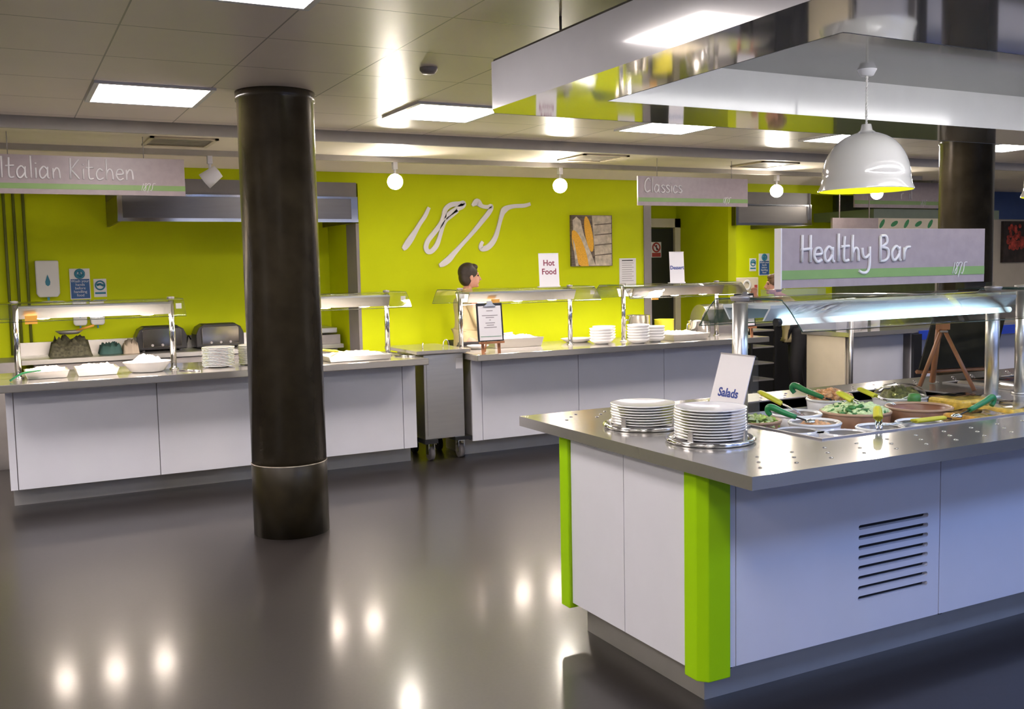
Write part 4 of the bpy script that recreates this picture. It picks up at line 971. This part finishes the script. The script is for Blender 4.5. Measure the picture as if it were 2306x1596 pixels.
bowl((3.70, 3.655, ZW), 0.115, 0.115, 0.150, 'white bowl of orange croutons behind the cucumber', m_china, m_bowlg)
bowl((3.90, 3.28, ZW), 0.152, 0.152, 0.136, 'wide empty brown bowl in the middle of the first well', m_bowlb, mat('terracotta glaze', (0.30, 0.13, 0.07), 0.3, var=0.1))
bowl((3.315, 2.985, ZW), 0.105, 0.095, 0.130, 'white oval bowl with a steel spoon at the front of the first well', m_china, m_bowlg)
bowl((3.555, 2.985, ZW), 0.105, 0.095, 0.130, 'white oval bowl under the yellow tongs lying across it', m_china, m_bowlg)
mound((3.165, 3.215, 0.925), 0.10, 0.10, 0.028, m_carrot, 'grated carrot filling the white bowl', 0.5, 11)
mound((3.285, 3.46, 0.895), 0.098, 0.098, 0.03, m_sal, 'red tomato salsa in the grey bowl', 0.5, 12)
mound((3.70, 3.655, 0.955), 0.105, 0.105, 0.05, m_carrot, 'orange croutons heaped in the white bowl behind the cucumber', 0.5, 13)
mound((3.565, 3.36, 0.930), 0.146, 0.146, 0.03, m_cuc, 'chopped green leaves under the cucumber pieces', 0.5, 14)
def chunks(name, c, R, n, z, size, mats, label, seed, flat=0.8, leafy=False):
    r = random.Random(seed); mb = MB()
    for k in range(n):
        a = r.uniform(0, 2*PI); q = R*math.sqrt(r.random()); s = size*r.uniform(.6, 1.3)
        hz = z+0.035*(1-(q/R)**2)*r.uniform(.4, 1.1)
        mb.M = T(c[0]+q*math.cos(a), c[1]+q*math.sin(a), hz) @ Matrix.Rotation(r.uniform(0, 6), 4, 'Z') @ Matrix.Rotation(r.uniform(-.9, .9), 4, 'X')
        mb.mi = 0 if r.random() < 0.7 else 1
        if leafy:
            w_ = s; mb.Fc([mb.V(p) for p in ((-w_, -w_*.4, 0), (0, -w_*.6, w_*.3), (w_, -w_*.2, 0), (w_*.6, w_*.5, w_*.2), (-w_*.3, w_*.6, 0))], True)
        else:
            mb.lathe([(0, 0), (s, 0), (s*.95, s*flat), (0, s*flat)], (0, 0, 0), 8)
    return mb.build(name, mats, label=label, cat='food', kind='stuff', norm=False)
chunks('chopped_cucumber', (3.565, 3.36), 0.145, 300, 0.945, 0.0145, [m_cuc, m_cucs], 'chopped cucumber pieces piled in the brown bowl', 21)
chunks('lettuce_leaves', (2.99, 3.42), 0.115, 260, 0.930, 0.024, [m_leaf, m_cuc], 'shredded lettuce leaves in the brown bowl by the plates', 22, leafy=True)
mound((2.99, 3.42, 0.90), 0.113, 0.113, 0.03, m_leaf, 'packed lettuce at the bottom of the brown bowl by the plates', 0.4, 15)
chunks('crouton_pieces', (3.70, 3.655), 0.10, 70, 0.975, 0.013, [m_carrot, m_carrot], 'diced orange croutons on top of the white bowl behind the cucumber', 23, flat=0.9)
# wrapped tubs and trays at the far end of the first well
mound((4.16, 3.62, 0.93), 0.14, 0.12, 0.055, m_mixed, 'mixed green salad in the film wrapped bowl', 0.6, 16)
bowl((4.16, 3.62, ZW), 0.145, 0.13, 0.13, 'film wrapped bowl of mixed salad at the back of the first well', m_china, m_bowlg)
MB().lathe([(0.145, 0), (0.13, 0.03), (0.08, 0.062), (0, 0.068)], (4.16, 3.62, 0.945), 24, 1, 0.9).build('cling_film', m_film, label='cling film stretched over the bowl of mixed salad', cat='film')
def tub(x0, x1, y0, y1, z0, z1, m, label, top):
    t = thing('food_tub', label, 'food tub', ((x0+x1)/2, (y0+y1)/2, z0), 'wrapped food tubs')
    MB().box(x0, x1, y0, y1, z0, z1).build('filled_tub', m, t, bevel=0.012)
    r = random.Random(int(x0*1000)); f = MB(); rows = []
    for j in range(7):
        rows.append([f.V((x0-0.004+(x1-x0+.008)*i/6, y0-0.004+(y1-y0+.008)*j/6, z1+0.004+(0.012*r.random() if 0 < i < 6 and 0 < j < 6 else 0))) for i in range(7)])
    for j in range(6):
        for i in range(6): f.Fc([rows[j][i], rows[j][i+1], rows[j+1][i+1], rows[j+1][i]], True)
    f.build('film_cover', m_film, t, norm=False)
tub(4.08, 4.32, 3.18, 3.38, ZW, 0.975, m_pine, 'film wrapped tub of pineapple in the far corner of the first well', 0)
tub(3.84, 4.04, 2.90, 3.10, ZW, 0.950, m_pepper, 'tub of orange peppers at the front of the first well', 0)
tub(4.07, 4.32, 2.90, 3.12, ZW, 0.965, m_pine, 'film wrapped tub of sliced peaches at the front end of the first well', 0)
tub(3.67, 3.81, 2.88, 3.06, ZW, 0.930, m_pepper, 'small tub of orange peppers beside the white oval bowl', 0)
tub(4.76, 5.1, 2.88, 3.2, ZW, 0.965, m_pine, 'film wrapped tub of yellow fruit in the second well', 0)
tub(4.76, 5.1, 3.4, 3.75, ZW, 0.975, m_beige, 'film wrapped tub of sandwiches in the second well', 0)
MB().lathe([(0, 0), (0.03, 0), (0.032, 0.15), (0.026, 0.17), (0, 0.175)], (4.05, 3.435, ZW), 24).build('dark_jar', m_cucs, label='dark green jar standing beside the wrapped pineapple tub', cat='jar')
# utensils of the island
def spoon(label, pts, m=m_greenh, r=0.0135, shaft=None, hook=True):
    A = Vector(pts[0]); B = Vector(pts[1]); C = Vector(pts[2]); d = (B-A).normalized()
    t = thing('serving_spoon', label, 'spoon', A, 'green handled serving spoons')
    up = Vector((0, 0, 1)); side = -d
    hk = [A+side*0.004+Vector((0, 0, -0.035)), A+side*0.018+Vector((0, 0, -0.02)), A+side*0.012+Vector((0, 0, 0.0)), A+d*0.012+Vector((0, 0, 0.004)), A+d*0.05, B] if hook else [A, B]
    pp_ = smooth_pts(hk, 4); n_ = len(pp_)
    MB().tube(pp_, [r*(0.75+0.4*math.sin(PI*min(1, i/n_))) for i in range(n_)], 10).build('handle', m, t)
    MB().tube([B-d*0.01, C], 0.004, 8).build('steel_shaft', m_black, t)
    MB().ball(C, 0.026, 14, 8, (1, 1, .5)).build('spoon_bowl', m_chrome, t)
spoon('green hooked spoon leaning into the croutons behind the cucumber', ((3.53, 3.72, 1.035), (3.60, 3.60, 0.985), (3.66, 3.58, 0.965)))
spoon('green hooked spoon leaning into the grated carrot bowl', ((3.03, 3.34, 1.01), (3.09, 3.25, 0.975), (3.14, 3.215, 0.955)))
spoon('green hooked spoon leaning towards the wrapped fruit tubs', ((4.02, 2.98, 1.015), (3.86, 2.97, 0.975), (3.77, 2.965, 0.955)))
tongs('yellow tongs standing in the tomato salsa bowl', (3.16, 3.56, 1.05), (3.33, 3.44, 0.935), 0.055, m_yel)
tongs('yellow tongs dug into the cucumber salad', (3.52, 3.42, 1.035), (3.60, 3.31, 0.965), 0.05, m_yel)
tongs('yellow tongs resting between the cucumber and the empty brown bowl', (3.70, 3.46, 1.035), (3.74, 3.28, 0.975), 0.014, m_yel)
tongs('yellow tongs lying flat across the white oval bowls', (3.64, 2.93, 0.965), (3.28, 2.97, 0.958), 0.016, m_yel)
tongs('yellow tongs standing upright at the front edge of the first well', (3.225, 2.92, 1.045), (3.17, 2.86, 0.965), 0.012, m_yel)
# chalkboard easel
t = thing('chalkboard_easel', 'brown wooden easel carrying a black chalkboard on the salad island', 'easel', (4.55, 3.6, ZT+0.006))
ap = Vector((4.53, 3.66, 1.29)); zf = ZT+0.007
for f_ in (Vector((4.355+0.09, 3.735, zf)), Vector((4.52, 3.45, zf))): 
    d = (f_-ap).normalized(); s = d.cross(Vector((1, -.5, 0))).normalized()
    MB().tube([ap, f_], 0.017, 4, flat=0.7).build('leg', m_wood, t)
MB().tube([ap+Vector((0.03, 0.05, 0)), Vector((4.66, 3.83, zf))], 0.016, 4, flat=0.7).build('leg', m_wood, t)
MB(T(ap.x, ap.y, ap.z) @ Matrix.Rotation(math.radians(-55), 4, 'Z')).box(-0.035, 0.035, -0.018, 0.018, -0.012, 0.022).build('hinge_block', m_wood, t)
MB(T(ap.x-0.015, ap.y-0.02, ap.z-0.02) @ Matrix.Rotation(math.radians(-55), 4, 'Z')).box(-0.02, 0.02, -0.004, 0.004, -0.006, 0.004).build('hinge', m_chrome, t)
a0 = Vector((4.59, 3.87, 1.035)); a1 = Vector((5.07, 3.76, 1.035)); upv = Vector((0.20, 0.05, 0.36)); nn = (a1-a0).cross(upv).normalized()*0.012
mb = MB(); q = [a0, a1, a1+upv, a0+upv]
A = [mb.V(p) for p in q]; B = [mb.V(p+nn) for p in q]
mb.Fc(A); mb.Fc(B[::-1])
for k in range(4): mb.Fc([A[k], A[(k+1)%4], B[(k+1)%4], B[k]])
mb.build('chalkboard', m_chalk, t)
MB().tube([a0-upv*0.02-nn, a1-upv*0.02-nn], 0.012, 4).build('board_ledge', m_wood, t)

# ------------------------------------------------------------------ far right counters
t = thing('drinks_counter', 'far grey and cream panelled counter seen through the island glass', 'counter', (9.6, 7.5, 0))
MB().box(7.80, 7.815, 7.50, 8.05, 0.12, 0.88).build('end_panel', m_cream, t)
for a, b2, m in ((7.84, 7.90, m_cream), (7.905, 8.66, m_white), (8.79, 9.75, m_white), (9.76, 10.9, m_white), (10.91, 12.2, m_white)):
    MB().box(a, b2, 7.50, 7.52, 0.20, 0.88).build('front_panel', m, t)
MB().box(7.82, 12.2, 7.52, 8.05, 0.12, 0.88).build('carcass', m_dsteel, t)
MB().box(7.9, 12.1, 7.65, 8.0, 0, 0.12).build('plinth', m_plinth, t)
MB().box(7.77, 12.25, 7.42, 8.10, 0.88, 0.925).build('worktop', m_top, t)
MB().box(8.80, 12.25, 7.40, 7.418, 0.80, 0.90).build('blue_edging', mat('blue counter edging', (0.02, 0.06, 0.45), 0.4), t)
MB().cyl((7.76, 7.38, 0), (7.76, 7.38, 1.22), 0.022, 16).build('steel_rail_post', m_steel, label='slim steel post standing before the cream panels of the far counter', cat='post')
MB().box(8.665, 8.785, 7.36, 7.395, 0.0, 0.87).build('black_strip', m_black, label='black upright strip against the far counter', cat='strip')
first = None
for i, (x, y) in enumerate(((7.87, 7.62), (7.98, 7.74), (8.06, 7.6), (8.12, 7.85), (8.24, 7.75), (8.38, 7.8), (8.5, 7.74))):
    lab = 'white lidded tub on the far counter, %s from the steel post' % ORDN[i]
    if first is None:
        first = thing('lidded_tub', lab, 'tub', (x, y, 0.926), 'white tubs on the far counter')
        MB().lathe([(0, 0), (0.045, 0), (0.052, 0.15), (0, 0.15)], (x, y, 0.926), 20).build('tub_body', m_paper, first)
        MB().lathe([(0, 0.15), (0.056, 0.15), (0.056, 0.165), (0, 0.17)], (x, y, 0.926), 20).build('lid', m_china, first)
    else: copy_tree(first, loc=(x, y, 0.926), label=lab)
t = thing('leafy_fascia', 'cream fascia with green leaf print behind the Healthy Bar sign', 'fascia', (10.4, 9.0, 2.0))
MB().box(9.9, 11.45, 9.0, 9.05, 1.95, 2.20).build('fascia_board', m_cream, t)
mb = MB()
for k in range(7): poly_on(mb, ell(9.98+0.22*k, 2.13, 0.07, 0.03, 0.9-0.5*(k % 2), 10), 8.998, 0)
mb.build('leaf_print', m_greenh, t)
MB().box(8.98, 9.75, 8.85, 8.88, 1.95, 2.19).box(9.1, 9.11, 8.86, 8.87, 2.19, 2.689).box(9.6, 9.61, 8.86, 8.87, 2.19, 2.689).build('price_board', m_mauve, label='small mauve board behind the top edge of the Healthy Bar sign', cat='board')
MB().box(9.9, 12.3, 9.06, 10.1, 2.2, 2.32).build('servery_canopy', mat('grey green canopy', (0.16, 0.20, 0.15), 0.4), label='long grey green canopy over the far servery', cat='canopy')
t = thing('electrical_box', 'white wall box with a round dial in the far kitchen bay', 'control box', (8.5, 10.15, 1.1))
MB().box(8.53, 8.93, 10.10, 10.19, 1.10, 1.48).build('box_body', m_cream, t, bevel=0.01)
MB().lathe([(0.045, 0), (0.065, 0.004), (0.07, 0.012), (0.06, 0.016), (0.045, 0.01)], (0, 0, 0), 24).build('dial_ring', m_paper, t).matrix_basis = T(8.72-8.5, 10.095-10.15, 1.38-1.1) @ Matrix.Rotation(PI/2, 4, 'X') @ T(8.5, 10.15, 1.1)
MB().box(8.86, 8.90, 10.09, 10.10, 1.33, 1.38).build('red_switch', m_red, t)
t = thing('kitchen_range', 'dark kitchen range along the wall of the far bay', 'range', (9.0, 9.8, 0))
MB().box(8.2, 10.2, 9.5, 10.15, 0, 0.88).build('range_body', m_black, t)
MB().box(8.15, 10.25, 9.45, 10.15, 0.88, 0.92).build('range_top', m_steel, t)
t = thing('tray_rack', 'dark open tray rack at the end of the middle counter', 'rack', (7.75, 8.9, 0))
rk = MB()
for x in (7.58, 7.94):
    for y in (8.7, 9.1): rk.box(x-0.015, x+0.015, y-0.015, y+0.015, 0, 0.95)
rk.build('uprights', m_black, t)
for k in range(5): MB().box(7.58, 7.94, 8.7, 9.1, 0.12+0.19*k, 0.135+0.19*k).build('shelf', m_dsteel, t)
MB().box(7.56, 7.96, 9.12, 9.15, 0, 0.95).build('rear_panel', m_black, t)

# ------------------------------------------------------------------ people
def skinned(verts, edges, name, mats, parent, M, subd=1, extra=None, remesh=0.0, label=None):
    """one continuous skin grown on a skeleton; verts: {name: (pos, radius or (rx, ry))}"""
    me = bpy.data.meshes.new('sk'); keys = list(verts); idx = {k: i for i, k in enumerate(keys)}
    me.from_pydata([verts[k][0] for k in keys], [(idx[a], idx[b_]) for a, b_ in edges], [])
    ob = bpy.data.objects.new('sk', me); COL.objects.link(ob)
    sk = ob.modifiers.new('s', 'SKIN'); sk.use_smooth_shade = True
    for k in keys:
        r = verts[k][1]; r = r if isinstance(r, tuple) else (r, r)
        me.skin_vertices[0].data[idx[k]].radius = r
    me.skin_vertices[0].data[0].use_root = True
    sb = ob.modifiers.new('u', 'SUBSURF'); sb.levels = subd; sb.render_levels = subd
    bpy.context.view_layer.update()
    dg = bpy.context.evaluated_depsgraph_get(); m2 = bpy.data.meshes.new_from_object(ob.evaluated_get(dg))
    bpy.data.objects.remove(ob)
    mb = MB(); mb.add_mesh(m2, M); bpy.data.meshes.remove(m2)
    if extra: extra(mb)
    if remesh:
        me3 = bpy.data.meshes.new('r'); mb.bm.to_mesh(me3); mb.bm.free()
        ob = bpy.data.objects.new('r', me3); COL.objects.link(ob)
        rm = ob.modifiers.new('r', 'REMESH'); rm.mode = 'VOXEL'; rm.voxel_size = remesh; rm.use_smooth_shade = True
        sm = ob.modifiers.new('m', 'SMOOTH'); sm.iterations = 2; sm.factor = 0.5
        bpy.context.view_layer.update(); dg = bpy.context.evaluated_depsgraph_get()
        m4_ = bpy.data.meshes.new_from_object(ob.evaluated_get(dg)); bpy.data.objects.remove(ob)
        mb = MB(); mb.add_mesh(m4_, Matrix()); bpy.data.meshes.remove(m4_)
        seen = set(); parts = []
        for v in mb.bm.verts:
            if v in seen: continue
            st = [v]; seen.add(v); comp = []
            while st:
                q_ = st.pop(); comp.append(q_)
                for e_ in q_.link_edges:
                    o_ = e_.other_vert(q_)
                    if o_ not in seen: seen.add(o_); st.append(o_)
            parts.append(comp)
        parts.sort(key=len); print('ISLANDS', [len(p_) for p_ in parts[-4:]])
        bmesh.ops.delete(mb.bm, geom=[v for p_ in parts[:-1] for v in p_], context='VERTS')
    for f in mb.bm.faces: f.smooth = True
    return mb.build(name, mats, parent)
def person(name, label, loc, rz, J, hair_m, shirt_m, trouser_m, hair_long=False, head_tilt=(0, 0)):
    """J: joint positions in the person's own frame, +x is where they face"""
    t = thing(name, label, 'person', loc)
    M = T(*loc) @ Matrix.Rotation(rz, 4, 'Z')
    Vt = {}; E = []
    def add(k, r, par=None):
        Vt[k] = (J[k], r)
        if par: E.append((par, k))
    add('pelvis', (.14, .11)); add('belly', (.135, .105), 'pelvis'); add('chest', (.155, .115), 'belly'); add('upchest', (.135, .09), 'chest'); add('neck', .055, 'upchest'); add('headbase', .055, 'neck')
    for s in 'LR':
        add('sh'+s, .058, 'upchest'); add('el'+s, .042, 'sh'+s); add('wr'+s, .028, 'el'+s); add('pa'+s, (.038, .018), 'wr'+s)
        add('hip'+s, .085, 'pelvis'); add('kn'+s, .058, 'hip'+s); add('an'+s, .04, 'kn'+s); add('to'+s, (.045, .03), 'an'+s)
        w_ = Vector(J['pa'+s])-Vector(J['wr'+s]); w_.normalize(); sd = Vector((0, 1 if s == 'L' else -1, 0)); lat = w_.cross(Vector((0, 0, 1)))
        lat = lat.normalized() if lat.length > .1 else Vector((1, 0, 0))
        for k, (off, ln) in enumerate(((-.027, .065), (-.009, .078), (.010, .074), (.027, .058))):
            p0 = Vector(J['pa'+s])+w_*.02+lat*off; p1 = p0+w_*ln*.55+Vector((0, 0, -.008)); p2 = p0+w_*ln*.9+Vector((0, 0, -.03))
            Vt['f%s%d' % (s, k)] = (p0, .012); Vt['g%s%d' % (s, k)] = (p1, .011); Vt['h%s%d' % (s, k)] = (p2, .010)
            E += [('pa'+s, 'f%s%d' % (s, k)), ('f%s%d' % (s, k), 'g%s%d' % (s, k)), ('g%s%d' % (s, k), 'h%s%d' % (s, k))]
        p0 = Vector(J['wr'+s])+w_*.03+lat*.03; p1 = p0+w_*.035+lat*.022
        Vt['t'+s] = (p0, .012); Vt['u'+s] = (p1, .010); E += [('wr'+s, 't'+s), ('t'+s, 'u'+s)]
    hc = Vector(J['head']); MH = M @ T(*hc) @ Matrix.Rotation(head_tilt[0], 4, 'Y') @ Matrix.Rotation(head_tilt[1], 4, 'Z')
    def head(mb):
        mb.M = MH
        mb.ball((-0.012, 0, 0.03), 0.088, 24, 16, (1.0, .86, 1.0)); mb.ball((0.022, 0, -0.03), 0.066, 24, 16, (.98, .86, 1.18))
        mb.ball((0.066, 0, -0.088), 0.024, 12, 8, (1, 1.1, .8))
        mb.tube([(0.082, 0, 0.018), (0.094, 0, -0.005), (0.108, 0, -0.028), (0.086, 0, -0.034)], [.010, .012, .015, .012], 8)
        mb.ball((0.079, 0, -0.056), 0.020, 12, 8, (.8, 1.3, .6)); mb.ball((0.074, 0, 0.032), 0.022, 12, 8, (.6, 2.0, .5))
        for s2 in (-1, 1): mb.ball((-0.008, 0.077*s2, -0.012), 0.022, 12, 8, (.75, .5, 1.4))
        mb.M = M
    skinned(Vt, E, 'body', m_skin, t, M, 1, head, 0.006)
    # face and hair
    e = MB(MH)
    for s2 in (-1, 1): e.ball((0.074, 0.030*s2, 0.010), 0.0075, 10, 8)
    e.build('eyes', m_dark, t)
    MB(MH).tube([(0.090, -0.022, -0.057), (0.097, 0, -0.058), (0.090, 0.022, -0.057)], 0.004, 6).build('lips', m_red, t)
    hb = MB(MH); hb.ball((-0.022, 0, 0.045), 0.098, 28, 18, (1.0, .89, .95))
    hb.ball((-0.045, 0, 0.0), 0.080, 24, 16, (.85, .95, 1.15)); hb.ball((0.03, 0, 0.092), 0.05, 20, 12, (1.0, 1.25, .7))
    if hair_long: hb.ball((-0.10, 0, 0.02), 0.045, 16, 10, (1, 1, 1.2))
    hb.build('hair', hair_m, t)
    # clothes
    g = 0.016
    Sv = {k: (Vt[k][0], tuple(q+g for q in (Vt[k][1] if isinstance(Vt[k][1], tuple) else (Vt[k][1],)*2))) for k in ('pelvis', 'belly', 'chest', 'upchest', 'shL', 'shR', 'elL', 'elR')}
    for s in 'LR':
        a = Vector(J['el'+s]); b_ = Vector(J['wr'+s]); Sv['cu'+s] = (a+(b_-a)*.35, (.052, .052))
    Sv['hem'] = (Vector(J['pelvis'])+Vector((0, 0, -.10)), (.155, .13))
    skinned(Sv, [('pelvis', 'belly'), ('belly', 'chest'), ('chest', 'upchest'), ('upchest', 'shL'), ('upchest', 'shR'), ('shL', 'elL'), ('shR', 'elR'), ('elL', 'cuL'), ('elR', 'cuR'), ('pelvis', 'hem')], 'shirt', shirt_m, t, M, 2)
    Tv = {'pelvis': (J['pelvis'], (.150, .125))}
    for s in 'LR':
        Tv['hip'+s] = (J['hip'+s], (.105, .105)); Tv['kn'+s] = (J['kn'+s], (.082, .082)); Tv['an'+s] = (Vector(J['an'+s])+Vector((0, 0, .02)), (.07, .07))
    skinned(Tv, [('pelvis', 'hipL'), ('pelvis', 'hipR'), ('hipL', 'knL'), ('hipR', 'knR'), ('knL', 'anL'), ('knR', 'anR')], 'trousers', trouser_m, t, M, 2)
    for s in 'LR':
        a = Vector(J['an'+s]); b_ = Vector(J['to'+s]); MB(M).tube([a+Vector((-.05, 0, -.02)), a+Vector((0, 0, -.015)), b_, b_+Vector((.035, 0, -.005))], [.035, .048, .045, .025], 12, flat=1).build('shoe', m_black, t)
    return t, M
J1 = dict(pelvis=(0, 0, .93), belly=(.01, 0, 1.06), chest=(.01, 0, 1.21), upchest=(0, 0, 1.36), neck=(.01, 0, 1.45), headbase=(.03, 0, 1.50), head=(.045, 0, 1.585),
    shL=(0, .17, 1.37), shR=(0, -.17, 1.37), elL=(.08, .22, 1.12), elR=(.06, -.23, 1.13), wrL=(.28, .14, 1.06), wrR=(.24, -.20, 1.03), paL=(.33, .12, 1.06), paR=(.29, -.19, 1.02),
    hipL=(0, .10, .87), hipR=(0, -.10, .87), knL=(.02, .11, .48), knR=(.02, -.11, .48), anL=(-.02, .11, .08), anR=(-.02, -.11, .08), toL=(.12, .12, .035), toR=(.12, -.12, .035))
p1, M1 = person('person', 'server in pale yellow shirt with short dark hair behind the Hot Food sneeze guard', (4.03, 8.72, 0), -0.12, J1, m_hair, m_shirt, m_trous)
MB(M1).tube([(0.30, -0.19, 1.02), (0.40, -0.20, 1.03)], 0.016, 8).build('white_cloth', m_china, label='white cloth held in the hand of the server behind the sneeze guard', cat='cloth')
J2 = dict(pelvis=(0.000, 0, .88), belly=(0.040, 0, 1.00), chest=(0.099, 0, 1.12), upchest=(0.158, 0, 1.23), neck=(0.205, 0, 1.29), headbase=(0.228, 0, 1.33), head=(0.257, 0, 1.405),
    shL=(0.152, .17, 1.23), shR=(0.152, -.17, 1.23), elL=(0.270, .24, 1.02), elR=(0.310, -.22, 1.10), wrL=(0.430, .16, 1.08), wrR=(0.460, -.10, 1.28), paL=(0.480, .13, 1.10), paR=(0.470, -.07, 1.33),
    hipL=(-0.020, .10, .84), hipR=(-0.020, -.10, .84), knL=(0.040, .12, .46), knR=(-0.020, -.12, .46), anL=(-0.020, .12, .08), anR=(-0.080, -.12, .08), toL=(0.120, .13, .035), toR=(0.060, -.13, .035))
p2, M2 = person('person', 'stooping server in pale yellow shirt and black trousers behind the Healthy Bar sign', (8.28, 8.72, 0), math.radians(150), J2, m_hair2, m_shirt, m_trous, True)
MB(M2).prism([(-.165, .86), (.165, .86), (.15, .42), (-.15, .42)], 0, -0.165, -0.150).build('apron', m_trous, p2)
MB(M2).tube([(-.172, 0.01, .86), (-.178, 0.015, .70), (-.17, 0.02, .62)], 0.012, 6).build('apron_string', m_beige, p2)
